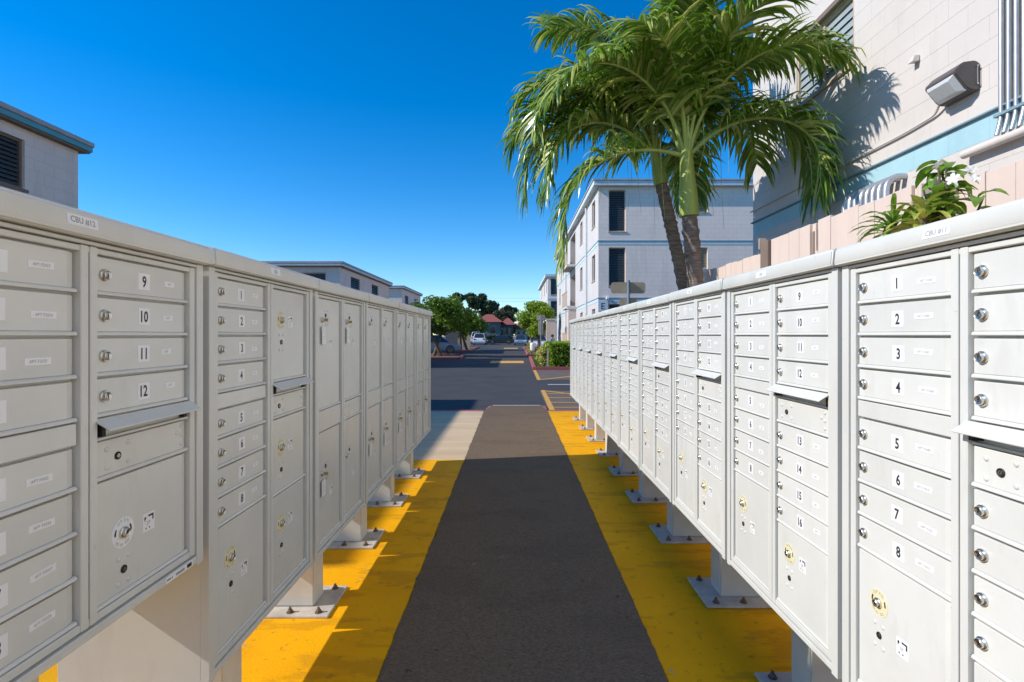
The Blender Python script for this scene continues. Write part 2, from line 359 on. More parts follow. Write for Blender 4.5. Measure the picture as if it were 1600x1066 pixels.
# ================================================================== MAILBOX UNITS
BW = 0.3875; ZT = 1.525
PB, PD = 'paint_box', 'paint_door'
_cache = {}
def cached(key, fn):
    if key not in _cache: _cache[key] = fn()
    return _cache[key]
def m_cabinet(zb):
    def f():
        mb = MB()
        mb.box(-0.215, 0.190, -BW, BW, zb, ZT)
        for s in (-1, 1):
            mb.box(0.1885, 0.215, min(s * 0.3595, s * BW), max(s * 0.3595, s * BW), zb + 0.001, ZT - 0.001)
            mb.box(0.1885, 0.2105, min(s * 0.3355, s * 0.3565), max(s * 0.3355, s * 0.3565), zb + 0.032, ZT - 0.012)
            mb.box(0.1885, 0.2115, min(s * 0.0022, s * 0.021), max(s * 0.0022, s * 0.021), zb + 0.032, ZT - 0.012)
        mb.box(0.1885, 0.2085, -0.356, 0.356, zb + 0.031, zb + 0.048)
        mb.box(0.1885, 0.2085, -0.356, 0.356, ZT - 0.025, ZT - 0.013)
        mb.box(0.1885, 0.2135, -0.3594, 0.3594, ZT - 0.010, ZT - 0.002)
        mb.prism([(0.1885, zb + 0.027), (0.2135, zb + 0.027), (0.2135, zb + 0.008), (0.203, zb + 0.0015), (0.1885, zb + 0.0015)], 'y', -0.3594, 0.3594)
        return mb.mesh('cabinet', PB, bevel=0.0016)
    return cached(('cab', round(zb, 3)), f)
def m_cap():
    def f():
        mb = MB()
        mb.prism([(-0.232, 1.5255), (0.232, 1.5255), (0.236, 1.532), (0.2315, 1.5735), (0.224, 1.579), (-0.20, 1.579), (-0.232, 1.572)], 'y', -0.3925, 0.3925)
        return mb.mesh('cap', PB, bevel=0.0045, seg=3, smooth=40)
    return cached('cap', f)
DWID = 0.1535
def m_door(h):
    def f():
        mb = MB(); h2 = h / 2
        mb.prism([(0.190, -DWID + 0.001), (0.2025, -DWID + 0.001), (0.2025, 0.134), (0.1975, DWID - 0.001), (0.190, DWID - 0.001)], 'z', -h2 + 0.010, h2 - 0.0045)
        mb.prism([(0.1895, -h2 + 0.0015), (0.2065, -h2 + 0.0015), (0.2065, -h2 + 0.006), (0.2035, -h2 + 0.0098), (0.1895, -h2 + 0.0098)], 'y', -DWID - 0.0015, DWID + 0.0015)
        return mb.mesh('door', PD, bevel=0.0012)
    return cached(('door', round(h, 4)), f)
def m_blank(h):
    def f():
        mb = MB(); mb.box(0.1895, 0.2055, -DWID, DWID, -h / 2 + 0.002, h / 2 - 0.002)
        return mb.mesh('blank_panel', PD, bevel=0.0015)
    return cached(('blank', round(h, 4)), f)
def m_lock():
    def f():
        mb = MB()
        mb.lathe([(0, 0.0128), (0.004, 0.0128), (0.0055, 0.0115), (0.0055, 0.0098), (0.0105, 0.0094), (0.0118, 0.0082), (0.0105, 0.0062), (0.0105, 0.0005)], (0, 0, 0), 'x', 18, 0)
        mb.box(0.0106, 0.0109, -0.0009, 0.0009, -0.0042, 0.0042, 1)
        return mb.mesh('lock', ['lock_metal', 'dark_slot'], smooth=35)
    return cached('lock', f)
def m_keyhole():
    def f():
        mb = MB()
        mb.lathe([(0, 0.0088), (0.0022, 0.0088), (0.003, 0.0078), (0.0018, 0.0055), (0.0018, 0.0005)], (0, 0, 0), 'x', 16, 1)
        mb.lathe([(0.0016, 0.0045), (0.0032, 0.0043), (0.0032, 0.0002)], (0, 0, 0), 'x', 12, 0)
        mb.box(0.0032, 0.0035, -0.0008, 0.0008, -0.003, 0.003, 1)
        return mb.mesh('keyhole', ['lock_metal', 'dark_slot'])
    return cached('keyhole', f)
def m_rivet():
    def f():
        mb = MB(); mb.lathe([(0, 0.0058), (0.0012, 0.0054), (0.0026, 0.0032), (0.003, 0.0004)], (0, 0, 0), 'x', 12)
        return mb.mesh('rivet', PD, smooth=60)
    return cached('rivet', f)
def m_number(s):
    def f():
        mb = MB(); mb.box(0, 0.0007, -0.0195, 0.0195, -0.0195, 0.0195, 0)
        put_text(mb, s, 0.0365, 0.0010, xs=0.80, off=0.0009)
        return mb.mesh('number_sticker', ['sticker_white', 'sticker_ink'])
    return cached(('num', s), f)
def m_name(s):
    def f():
        w = 0.027 if len(s) > 4 else 0.018
        mb = MB(); mb.box(0, 0.0007, -w, w, -0.0066, 0.0066, 0)
        put_text(mb, s, 0.0085, 0.0010, xs=0.95)
        return mb.mesh('name_label', ['sticker_white', 'sticker_grey_ink'])
    return cached(('name', s), f)
def arc_arrow(mb, r0, r1, a0, a1, x, mi):
    n = 6; vs = []
    for i in range(n + 1):
        a = R(a0 + (a1 - a0) * i / n)
        vs += [(x, r0 * math.cos(a), r0 * math.sin(a)), (x, r1 * math.cos(a), r1 * math.sin(a))]
    mb.add(vs, [(2 * i, 2 * i + 1, 2 * i + 3, 2 * i + 2) for i in range(n)], mi)
def m_round(cream):
    def f():
        mb = MB()
        mb.lathe([(0, 0.034), (0.0008, 0.034), (0.0008, 0.0004)], (0, 0, 0), 'x', 28, 0)
        for a, ch in zip((122, 102, 80, 60), 'OPEN'):
            vs, fs = text_geo(ch, 0.0105); ca, sa = math.cos(R(a - 90)), math.sin(R(a - 90))
            mb.add([(0.0011, 0.0265 * math.cos(R(a)) + p * ca - q * sa, 0.0265 * math.sin(R(a)) + p * sa + q * ca) for p, q in vs], fs, 2)
        for a0, a1 in ((150, 185), (30, -5)): arc_arrow(mb, 0.0215, 0.0262, a0, a1, 0.0011, 1)
        for a0, a1 in ((215, 240), (248, 268), (280, 310)): arc_arrow(mb, 0.0245, 0.0262, a0, a1, 0.0011, 2); arc_arrow(mb, 0.0285, 0.0298, a0, a1, 0.0011, 2)
        return mb.mesh('round_sticker', ['sticker_cream' if cream else 'sticker_white', 'sticker_ink', 'sticker_grey_ink'])
    return cached(('round', cream), f)
def m_parcel_sticker(s):
    def f():
        mb = MB(); mb.box(0, 0.0007, -0.020, 0.020, -0.0215, 0.0215, 0)
        x = 0.0010
        mb.add([(x, -0.002, 0.0165), (x, 0.016, 0.0165), (x, 0.016, 0.012), (x, -0.002, 0.012)], [(0, 1, 2, 3)], 1)
        mb.add([(x, 0.0118, 0.0119), (x, 0.016, 0.0119), (x, 0.016, 0.002), (x, 0.0118, 0.002)], [(0, 1, 2, 3)], 1)
        mb.add([(x, -0.016, 0.012), (x, -0.012, 0.015), (x, -0.009, 0.012), (x, -0.0145, 0.003)], [(0, 1, 2, 3)], 1)
        for yy in (-0.010, 0.002): mb.add([(x, yy - 0.002, -0.012), (x, yy + 0.002, -0.012), (x, yy + 0.002, -0.0155), (x, yy - 0.002, -0.0155)], [(0, 1, 2, 3)], 1)
        put_text(mb, s, 0.014, x, -0.002, -0.002, 2)
        return mb.mesh('parcel_sticker', ['sticker_white', 'sticker_ink', 'sticker_grey_ink'])
    return cached(('ps', s), f)
def m_hood():
    def f():
        mb = MB()
        mb.prism([(0.204, 0.0165), (0.207, 0.0195), (0.2405, -0.0015), (0.2400, -0.0050), (0.2375, -0.0050), (0.2375, -0.0025)], 'y', -DWID - 0.010, DWID + 0.008, 0)
        return mb.mesh('mail_slot_hood', [PD], bevel=0.001)
    return cached('hood', f)
def m_slot():
    def f():
        mb = MB()
        mb.box(0.1895, 0.1925, -DWID, DWID, -0.022, 0.010, 0)
        mb.box(0.1895, 0.206, -DWID, DWID, -0.0245, -0.0195, 0)
        mb.box(0.192, 0.205, DWID - 0.016, DWID - 0.004, -0.018, 0.008, 1); mb.box(0.192, 0.215, -DWID + 0.003, -DWID + 0.013, -0.016, 0.012, 1)
        return mb.mesh('mail_slot', [PD, 'dark_slot'])
    return cached('slot', f)
def m_key(long):
    def f():
        mb = MB()
        mb.box(0.010, 0.030, -0.0011, 0.0011, -0.0065, 0.0065, 0)
        mb.tube([(0.026, 0.0, -0.003), (0.028, 0.004, -0.014), (0.020, 0, -0.030), (0.018, -0.004, -0.016), (0.026, 0, -0.003)], 0.0011, 6, 0)
        l = 0.080 if long else 0.070
        mb.box(0.008, 0.0095, -0.0225, 0.0225, -0.032 - l, -0.030, 1)
        for k in range(5): mb.add([(0.0098, -0.016, -0.042 - 0.011 * k), (0.0098, 0.016, -0.042 - 0.011 * k), (0.0098, 0.016, -0.0435 - 0.011 * k), (0.0098, -0.016, -0.0435 - 0.011 * k)], [(0, 1, 2, 3)], 2)
        return mb.mesh('key', ['brass', 'sticker_white', 'sticker_grey_ink'])
    return cached(('key', long), f)
def m_post(h):
    def f():
        mb = MB(); mb.box(-0.108, 0.108, -0.065, 0.065, 0.012, h)
        return mb.mesh('pedestal', 'post_paint', bevel=0.006, seg=2)
    return cached(('post', round(h, 3)), f)
def m_plate():
    def f():
        mb = MB(); mb.box(-0.205, 0.205, -0.152, 0.152, 0.0, 0.0125)
        return mb.mesh('base_plate', 'plate_paint', bevel=0.002)
    return cached('plate', f)
def m_bolt():
    def f():
        mb = MB()
        mb.lathe([(0, 0.017), (0.003, 0.017), (0.003, 0.0125), (0.0035, 0.0005)], (0, 0, 0), 'z', 14)
        mb.lathe([(0.003, 0.0118), (0.013, 0.0118), (0.0145, 0.010), (0.0145, 0.0005)], (0, 0, 0), 'z', 6)
        mb.lathe([(0.014, 0.006), (0.025, 0.006), (0.026, 0.0002)], (0, 0, 0), 'z', 10)
        return mb.mesh('bolt', 'rust_metal')
    return cached('bolt', f)
def m_unit_label(s):
    def f():
        mb = MB(); mb.box(0, 0.0008, -0.037, 0.037, -0.0105, 0.0105, 0)
        put_text(mb, s, 0.0165, 0.0011, xs=0.95, off=0.0003)
        return mb.mesh('unit_label', ['sticker_white', 'sticker_grey_ink'])
    return cached(('ul', s), f)
def m_maker():
    def f():
        mb = MB(); mb.box(0, 0.0007, -0.055, 0.055, -0.0085, 0.0085, 0)
        mb.add([(0.001, 0.030, -0.005), (0.001, 0.050, -0.005), (0.001, 0.050, 0.005), (0.001, 0.030, 0.005)], [(0, 1, 2, 3)], 1)
        for k, (a, b) in enumerate(((-0.05, -0.035), (-0.032, -0.028), (-0.015, 0.02))):
            mb.add([(0.001, a, -0.002 - k * 0.001), (0.001, b, -0.002 - k * 0.001), (0.001, b, 0.001 + k * 0.001), (0.001, a, 0.001 + k * 0.001)], [(0, 1, 2, 3)], 1 if k == 0 else 2)
        return mb.mesh('maker_label', ['sticker_white', 'sticker_ink', 'sticker_grey_ink'])
    return cached('maker', f)

CY = 0.1785
FX = 0.2025
ZS = [1.5005 - 0.0863 * i for i in range(5)]          # door lines of the upper four rows
def make_unit(name, label, cat, group, loc, rz, kind, unit_label='CBU', names=None, rs=1, keys=()):
    rn = random.Random(rs); zb = 0.70 if kind == 'twelve' else 0.335
    t = thing(name, label, cat, loc, rz, group)
    ob('cabinet', m_cabinet(zb), t)
    cap = ob('cap', m_cap(), t)
    if unit_label:
        u = ob('unit_label', m_unit_label(unit_label), cap, (0.2338, -0.03 + rn.uniform(-.02, .02), 1.553)); u.rotation_euler = (0, R(-6.2), 0)
    def tenant(col, zc, h, num):
        d = ob('door', m_door(h), t, (0, col * CY, zc))
        lk = ob('lock', m_lock(), d, (FX, -DWID + 0.0225, 0.001)); lk.rotation_euler = (rn.uniform(-.25, .25), 0, 0)
        j = ob('number_sticker', m_number(str(num)), d, (FX, -DWID + 0.145 + rn.uniform(-.003, .003), 0.002 + rn.uniform(-.003, .003)))
        j.rotation_euler = (rn.uniform(-.02, .02), 0, 0)
        nm = (names or {}).get(num, 'APT')
        if nm:
            j = ob('name_label', m_name(nm), d, (FX, -DWID + 0.232 + rn.uniform(-.008, .008), 0.002 + rn.uniform(-.005, .005)))
            j.rotation_euler = (rn.uniform(-.05, .05), 0, 0)
    def parcel(col, z0, z1, tagtxt, lockz, style='std', key=None):
        d = ob('parcel_door', m_door(z1 - z0), t, (0, col * CY, (z0 + z1) / 2)); zc = (z0 + z1) / 2
        if style == 'std':
            y0 = -DWID + 0.078
            ob('round_sticker', m_round(rs != 1), d, (FX, y0, lockz - zc))
            ob('lock', m_lock(), d, (FX + 0.001, y0, lockz - zc))
            ob('keyhole', m_keyhole(), d, (FX, y0 + 0.002, lockz - zc - 0.083))
            for dy in (-0.014, 0.016):
                for dz in (-0.056, -0.112): ob('rivet', m_rivet(), d, (FX, y0 + dy, lockz - zc + dz))
            ob('parcel_sticker', m_parcel_sticker(tagtxt), d, (FX, y0 + 0.083, lockz - zc + (-0.005 if col > 0 or rs == 1 else -0.07)))
        else:
            y0 = -DWID + 0.05
            ob('keyhole', m_keyhole(), d, (FX, y0 + 0.05, lockz - zc + 0.022))
            lk = ob('lock', m_lock(), d, (FX, y0, lockz - zc))
            for dy in (0.035, 0.07):
                for dz in (0.0, 0.045): ob('rivet', m_rivet(), d, (FX, y0 + dy, lockz - zc + dz))
            if key is not None:
                k = ob('key', m_key(key), d, (FX, y0, lockz - zc)); k.rotation_euler = (rn.uniform(-.05, .05), 0, 0)
            ob('parcel_sticker', m_parcel_sticker(tagtxt), d, (FX, y0 + 0.115, lockz - zc - 0.11))
    def blank(col, z0, z1): ob('blank_panel', m_blank(z1 - z0), t, (0, col * CY, (z0 + z1) / 2))
    def outgoing(col, z0, z1):
        d = ob('outgoing_mail_panel', m_door(z1 - z0), t, (0, col * CY, (z0 + z1) / 2))
        ob('keyhole', m_keyhole(), d, (FX, -DWID + 0.062, 0.0))
        for dy, dz in ((0.03, .02), (0.03, -.02), (0.093, .024), (0.093, -.018), (0.265, 0.012), (0.283, 0.028), (0.283, 0.004), (0.283, -0.02)):
            ob('rivet', m_rivet(), d, (FX, -DWID + dy, dz))
        ob('mail_slot', m_slot(), t, (0, col * CY, 1.132)); ob('mail_slot_hood', m_hood(), t, (0, col * CY, 1.135))
    hh = 0.0863
    zbot = zb + 0.048
    if kind in ('sixteen', 'twelve', 'eight'):
        for i in range(4): tenant(-1, ZS[i] - hh / 2, hh, i + 1)
        blank(-1, 1.108, 1.1553)
        z5 = 1.108; h5 = 0.0885 if kind == 'sixteen' else 0.0875 if kind == 'eight' else (1.108 - zbot) / 4
        for i in range(4): tenant(-1, z5 - h5 * (i + 0.5), h5, i + 5)
        if kind != 'twelve': parcel(-1, zbot, z5 - 4 * h5, '1P', z5 - 4 * h5 - 0.115)
    if kind in ('sixteen', 'twelve'):
        for i in range(4): tenant(1, ZS[i] - hh / 2, hh, i + 9)
        outgoing(1, 1.020, 1.108)
        if kind == 'sixteen':
            for i in range(4): tenant(1, 1.020 - 0.0885 * (i + 0.5), 0.0885, i + 13)
            parcel(1, zbot, 1.020 - 4 * 0.0885, '2P', 1.020 - 4 * 0.0885 - 0.085)
        else: parcel(1, zbot, 1.020, '2P', zbot + 0.14)
    if kind == 'eight':
        parcel(1, 1.1553, ZS[0], '4P', 1.385); outgoing(1, 1.020, 1.108)
        parcel(1, 0.738, 1.020, '3P', 0.905); parcel(1, zbot, 0.738, '2P', 0.62)
    if kind == 'locker':
        for c in (-1, 1):
            ks = keys[c > 0]
            parcel(c, 0.988, ZS[0], '1P' if c < 0 else '2P', 1.40, 'open', ks[0])
            if c < 0: blank(c, 0.89, 0.988)
            else:
                d = ob('outgoing_mail_panel', m_door(0.098), t, (0, c * CY, 0.939))
                for dy, dz in ((0.03, .02), (0.03, -.02), (0.085, .02), (0.085, -.02), (0.28, .02), (0.28, -.02)): ob('rivet', m_rivet(), d, (FX, -DWID + dy, dz))
            parcel(c, zbot, 0.89, '3P' if c < 0 else '4P', 0.70, 'open', ks[1])
    if kind == 'twelve':
        ob('maker_label', m_maker(), t, (0.2137, 0.285, zb + 0.0175))
    p = ob('pedestal', m_post(zb + 0.0005), t, (0, -0.06 if rz < 1 else 0, 0))
    ob('base_plate', m_plate(), p)
    for sx in (-0.165, 0.03, 0.165):
        for sy in (-1, 1):
            b = ob('bolt', m_bolt(), p, (sx - 0.015, sy * 0.118, 0.0125)); b.rotation_euler = (0, 0, rn.uniform(0, 3))
    return t

XL, XR = -1.08, 1.145
apt = {1: 'APT F2023', 2: 'APT F2024', 3: 'APT F2025', 4: '', 5: 'APT F3025', 6: 'APT F3026', 7: 'APT F3027', 8: 'APT F3028'}
make_unit('cluster_mailbox', 'short grey cluster mailbox marked CBU #12 with two stacked columns, nearest on the left', 'mailbox',
          'mailbox units in the left row', (XL, 1.076, 0), 0, 'twelve', 'CBU #12', apt, 1)
make_unit('cluster_mailbox', 'tall grey cluster mailbox with eight numbered doors and three parcel doors, second on the left', 'mailbox',
          'mailbox units in the left row', (XL, 1.876, 0.002), R(0.3), 'eight', 'CBU', None, 2)
lk = [('two keyed upper doors', ((True, False), (True, None))), ('a low brass key', ((None, False), (None, True))),
      ('its tags hanging halfway down', ((None, True), (None, True))), ('white tags at right', ((None, None), (None, True)))]
ords = ['third', 'fourth', 'fifth', 'last and farthest']
for i in range(4):
    make_unit('parcel_locker', f'grey parcel locker with {lk[i][0]}, {ords[i]} in the left row', 'parcel locker',
              'parcel lockers in the left row', (XL, 2.676 + 0.8 * i, 0.001 * (i % 2)), R((0.2, -0.2, 0.1, 0)[i]), 'locker', '', None, 20 + i, lk[i][1])
apt2 = {1: 'APT F1005', 2: 'APT F1006', 3: 'APT F1007', 4: 'APT F1008', 5: 'APT F1009', 6: 'APT F1010', 7: 'APT F1011', 8: 'APT F1012'}
ords = ['nearest', 'second', 'third', 'fourth', 'fifth', 'sixth', 'seventh', 'eighth', 'ninth', 'tenth and farthest']
for k in (1, 2):  # unseen units added behind the camera to reflect sunlight onto the left row
    make_unit('cluster_mailbox', ['light grey cluster mailbox just behind the camera in the right row', 'light grey cluster mailbox farthest behind the camera in the right row'][k - 1], 'mailbox', 'mailbox units in the right row', (XR, 1.103 - 0.8 * k, 0), R(180), 'sixteen', 'CBU', None, 60 + k)
for i in range(10):
    lab = 'large grey cluster mailbox marked CBU #11, nearest on the right' if i == 0 else f'light grey sixteen-door cluster mailbox, {ords[i]} from the camera in the right row'
    make_unit('cluster_mailbox', lab, 'mailbox', 'mailbox units in the right row', (XR, 1.103 + 0.8 * i, 0.0015 * (i % 3)),
              R(180 + (0, .25, -.2, .1, 0, .2, -.1, 0, .1, 0)[i]), 'sixteen', 'CBU #11' if i == 0 else 'CBU', apt2 if i == 0 else None, 40 + i)

# ================================================================== BUILDINGS
def wall_panel(mb, axis, plane, outward, u0, u1, z0, z1, holes, depth=0.12, mi=0):
    """a wall face on axis plane ('x': u=y, 'y': u=x) with recessed openings"""
    us = sorted({u0, u1, *[h[0] for h in holes], *[h[1] for h in holes]}); zs = sorted({z0, z1, *[h[2] for h in holes], *[h[3] for h in holes]})
    P = (lambda u, z, d=0: (plane - outward * d, u, z)) if axis == 'x' else (lambda u, z, d=0: (u, plane - outward * d, z))
    for a, b in zip(us[:-1], us[1:]):
        for c, d in zip(zs[:-1], zs[1:]):
            um, zm = (a + b) / 2, (c + d) / 2
            if any(h[0] < um < h[1] and h[2] < zm < h[3] for h in holes): continue
            mb.add([P(a, c), P(b, c), P(b, d), P(a, d)], [(0, 1, 2, 3)], mi)
    for h in holes:
        a, b, c, d = h
        q = [(a, c), (b, c), (b, d), (a, d)]
        for i in range(4):
            p, r = q[i], q[(i + 1) % 4]
            mb.add([P(*p), P(*r), P(*r, depth), P(*p, depth)], [(0, 1, 2, 3)], mi)
def window(parent, axis, plane, outward, a, b, c, d, depth=0.10, frame='trim_tan', pane='glass_dark', slat='louver_dark', nslat=0, mull=False, fw=0.04):
    P = (lambda u, z, e: (plane - outward * e, u, z)) if axis == 'x' else (lambda u, z, e: (u, plane - outward * e, z))
    def bx(mb, a, b, c, d, e0, e1, mi=0):
        p, q = P(a, c, e0), P(b, d, e1)
        mb.box(min(p[0], q[0]), max(p[0], q[0]), min(p[1], q[1]), max(p[1], q[1]), min(p[2], q[2]), max(p[2], q[2]), mi)
    mb = MB(); bx(mb, a, b, c, d, depth, depth + 0.02)
    w = mb.build('window', pane, parent)
    mb = MB()
    bx(mb, a, a + fw, c, d, depth - 0.05, depth - 0.001); bx(mb, b - fw, b, c, d, depth - 0.05, depth - 0.001)
    bx(mb, a + fw, b - fw, c, c + fw, depth - 0.048, depth - 0.001); bx(mb, a + fw, b - fw, d - fw, d, depth - 0.048, depth - 0.001)
    if mull: um = (a + b) / 2; bx(mb, um - fw / 2, um + fw / 2, c + fw, d - fw, depth - 0.046, depth - 0.001)
    mb.build('window_frame', frame, w)
    mb = MB(); bx(mb, a - 0.04, b + 0.04, c - 0.05, c - 0.002, -0.035, depth - 0.051)
    mb.build('window_sill', 'trim_tan' if frame != 'trim_brown' else frame, w)
    if nslat:
        mb = MB(); h = (d - c - 2 * fw) / nslat
        for i in range(nslat):
            z = c + fw + h * (i + 0.5)
            p = [P(a + fw, z - h * .40, depth - 0.045), P(b - fw, z - h * .40, depth - 0.045), P(b - fw, z + h * .40, depth - 0.008), P(a + fw, z + h * .40, depth - 0.008)]
            q = [P(a + fw, z - h * .40 + .004, depth - 0.041), P(b - fw, z - h * .40 + .004, depth - 0.041), P(b - fw, z + h * .40 + .004, depth - 0.004), P(a + fw, z + h * .40 + .004, depth - 0.004)]
            mb.add(p + q, [(0, 1, 2, 3), (7, 6, 5, 4), (0, 4, 5, 1), (1, 5, 6, 2), (2, 6, 7, 3), (3, 7, 4, 0)])
        tag(mb.build('louvers', slat, w), kind='stuff')
    return w
def box_shell(mb, x0, x1, y0, y1, z0, z1, skip=()):
    vs = [(x0, y0, z0), (x1, y0, z0), (x1, y1, z0), (x0, y1, z0), (x0, y0, z1), (x1, y0, z1), (x1, y1, z1), (x0, y1, z1)]
    F = {'-y': (0, 1, 5, 4), '+x': (1, 2, 6, 5), '+y': (2, 3, 7, 6), '-x': (3, 0, 4, 7), 'top': (4, 5, 6, 7)}
    for k, f in F.items():
        if k not in skip: mb.add(vs, [f])

# ---- near right building: painted block wall facing the walkway
BX = 3.85
bR = thing('apartment_building', 'white painted block apartment building behind the fence on the right, with blue band', 'building', (BX, 2, 0), 0, 'apartment buildings on the right')
def rel(o, root): o.location = Vector(o.location) - Vector(root.location); return o
winR = (5.94, 7.15, 4.42, 5.22)
mb = MB(); wall_panel(mb, 'x', BX, -1, -6, 8.45, RD, 8.1, [winR, (0.5, 2.0, 4.42, 5.22)], 0.14); box_shell(mb, BX, 14, -6, 8.45, RD, 8.1, ('-x',))
wl = rel(mb.build('wall', 'wall_white', bR), bR)
def blk(w, h, mat):
    return cached(('blk', round(w, 3), round(h, 3), mat), lambda: MB().box(-0.005, 0.002, -w / 2 + 0.0006, w / 2 - 0.0006, -h / 2 + 0.0006, h / 2 - 0.0006).mesh('block', mat, bevel=0.0010))
z0 = 2.12; n_b = 0
for r_ in range(19):
    za, zb_ = z0 + 0.2 * r_, z0 + 0.2 * (r_ + 1)
    y = 8.45 - (0.4 if r_ % 2 else 0.2)
    edges = [8.45]
    while edges[-1] > 3.05: edges.append(y); y -= 0.4
    for hi, lo in zip(edges[:-1], edges[1:]):
        segs = [(lo, hi, za, zb_)]
        a, b, c, d = winR
        out = []
        for (l, h, p, q) in segs:
            if h <= a or l >= b or q <= c or p >= d: out.append((l, h, p, q)); continue
            if l < a - .03: out.append((l, a, p, q))
            if h > b + .03: out.append((b, h, p, q))
            if p < c - .02: out.append((max(l, a), min(h, b), p, c))
            if q > d + .02: out.append((max(l, a), min(h, b), d, q))
        for (l, h, p, q) in out:
            mat = 'band_blue' if r_ == 4 else 'wall_white'
            o = ob('block', blk(h - l, q - p, mat), wl, (BX, (l + h) / 2, (p + q) / 2)); n_b += 1
mb = MB(); mb.box(BX - 0.038, BX + 0.01, -6, 8.47, 3.121, 3.139); rel(mb.build('ledge', 'ledge_dark', bR, bevel=0.004), bR)
window(bR, 'x', BX - 2e-3, -1, *winR, depth=0.06, frame='trim_tan', pane='blind_blue', slat='blind_blue', nslat=0, mull=True)
mb = MB()
for i in range(7):
    za_ = 4.462 + 0.103 * i; mb.add([(BX + 0.026, 5.98, za_), (BX + 0.026, 7.11, za_), (BX + 0.050, 7.11, za_ + 0.106), (BX + 0.050, 5.98, za_ + 0.106), (BX + 0.030, 5.98, za_), (BX + 0.030, 7.11, za_)], [(0, 1, 2, 3), (0, 1, 5, 4)])
tag(rel(mb.build('louvers', 'blind_blue', bR), bR), kind='stuff')
for c in bR.children:
    if c.name.startswith('window'): rel(c, bR)
mb = MB(); mb.box(BX - 0.065, BX - 0.0125, 5.8, 7.3, 5.225, 5.29); rel(mb.build('window_header', 'trim_brown', bR, bevel=0.004), bR)
mb = MB(); mb.box(BX - 0.25, 14.2, -6.2, 8.65, 8.1, 8.37); rel(mb.build('roof', 'fascia_pale', bR, bevel=0.02), bR)
# conduits on the wall
def curve_pts(pts, n=6):
    pts = [Vector(p) for p in pts]; out = [pts[0]]
    for i in range(1, len(pts) - 1):
        a, b, c = pts[i - 1], pts[i], pts[i + 1]
        r = min((b - a).length, (c - b).length) * 0.45; p0 = b + (a - b).normalized() * r; p1 = b + (c - b).normalized() * r
        for k in range(n + 1):
            t = k / n; out.append(p0 * (1 - t) ** 2 + b * 2 * t * (1 - t) + p1 * t * t)
    return out + [pts[-1]]
mb = MB(); mb.tube(curve_pts([(BX - .03, 8.48, 3.315), (BX - .03, 5.15, 3.305), (BX - .03, 4.76, 3.33), (BX - .07, 4.66, 3.40)]), 0.0115, 8)
tag(mb.build('conduit', 'conduit_paint', smooth=50), 'thin conduit running along the white wall to the flood light', 'conduit')
mb = MB(); mb.tube([(BX - .07, 4.42, 2.845), (BX - .07, 3.0, 2.845)], 0.034, 12)
tag(mb.build('conduit', 'conduit_paint', smooth=50), 'thick beige pipe along the wall under the vertical conduits', 'pipe')
for i in range(5):
    y = 4.115 - 0.062 * i
    mb = MB(); mb.tube(curve_pts([(BX - .035, y, 8.0), (BX - .035, y, 3.02), (BX - .06, y + 0.01, 2.90)]), 0.0165, 10)
    tag(mb.build('conduit', 'conduit_grey', smooth=50), ['vertical grey conduit nearest the flood light on the white wall', 'second vertical grey conduit from the flood light',
        'third vertical grey conduit from the flood light', 'fourth vertical grey conduit from the flood light', 'fifth vertical grey conduit from the flood light'][i], 'conduit', 'vertical conduits on the right wall')
mb = MB(); mb.box(BX - .06, BX - .0125, 3.80, 4.16, 3.045, 3.07)
tag(mb.build('pipe_strap', 'ledge_dark', bevel=0.003), 'greenish strap holding the vertical conduits to the wall', 'strap')
for i in range(8):
    y = 5.80 - 0.092 * i
    pts = [(BX - .0, y, 2.89)] + [(BX - 0.06 - 0.14 * math.sin(R(a)), y, 2.75 + 0.14 * math.cos(R(a))) for a in range(0, 91, 15)] + [(BX - 0.20, y, RD)]
    mb = MB(); mb.tube(pts, 0.032, 10)
    tag(mb.build('conduit_bend', 'conduit_grey', smooth=50), f'grey curved conduit bending down behind the fence, {["first", "second", "third", "fourth", "fifth", "sixth", "seventh", "eighth"][i]} from the palms', 'conduit', 'curved conduits behind the fence')
# flood light
fl = thing('flood_light', 'dark wall-pack flood light with ribbed glass lens on the white wall', 'wall light', (BX - 0.007, 4.49, 3.47)); fl.scale = (.70, .70, .70)
mb = MB(); mb.prism([(0, -0.17), (0, 0.15), (-0.05, 0.185), (-0.20, 0.165), (-0.30, 0.06), (-0.30, 0.03), (-0.16, -0.14), (-0.10, -0.17)], 'y', -0.23, 0.23)
h_ = mb.build('housing', 'lamp_housing', fl, bevel=0.012, seg=2)
mb = MB()
v0 = [(-0.298, -0.20, 0.028), (-0.298, 0.20, 0.028), (-0.135, 0.20, -0.16), (-0.135, -0.20, -0.16)]
v1 = [(-0.325, -0.15, -0.03), (-0.325, 0.15, -0.03), (-0.215, 0.15, -0.155), (-0.215, -0.15, -0.155)]
mb.add(v0 + v1, [(4, 5, 6, 7), (0, 1, 5, 4), (1, 2, 6, 5), (2, 3, 7, 6), (3, 0, 4, 7)])
mb.build('lens', 'lamp_glass', fl, bevel=0.004)
for zz in (-0.10, 0.11):
    mb = MB(); mb.tube([(-0.045, -0.232, zz), (-0.045, -0.252, zz)], 0.011, 8); mb.build('screw', 'lock_metal', fl)
mb = MB(); mb.tube([(-0.045, -0.246, -0.10), (-0.045, -0.246, 0.11)], 0.004, 6); mb.build('hinge_pin', 'lock_metal', fl)
mb = MB(); mb.prism([(0, 0), (-0.07, -0.01), (-0.05, 0.05), (0, 0.06)], 'y', -0.03, 0.03)
tag(mb.build('bracket', 'conduit_paint', loc=(BX - .013, 5.0, 3.93), bevel=0.003), 'small pale bracket stub on the wall above the flood light', 'bracket')

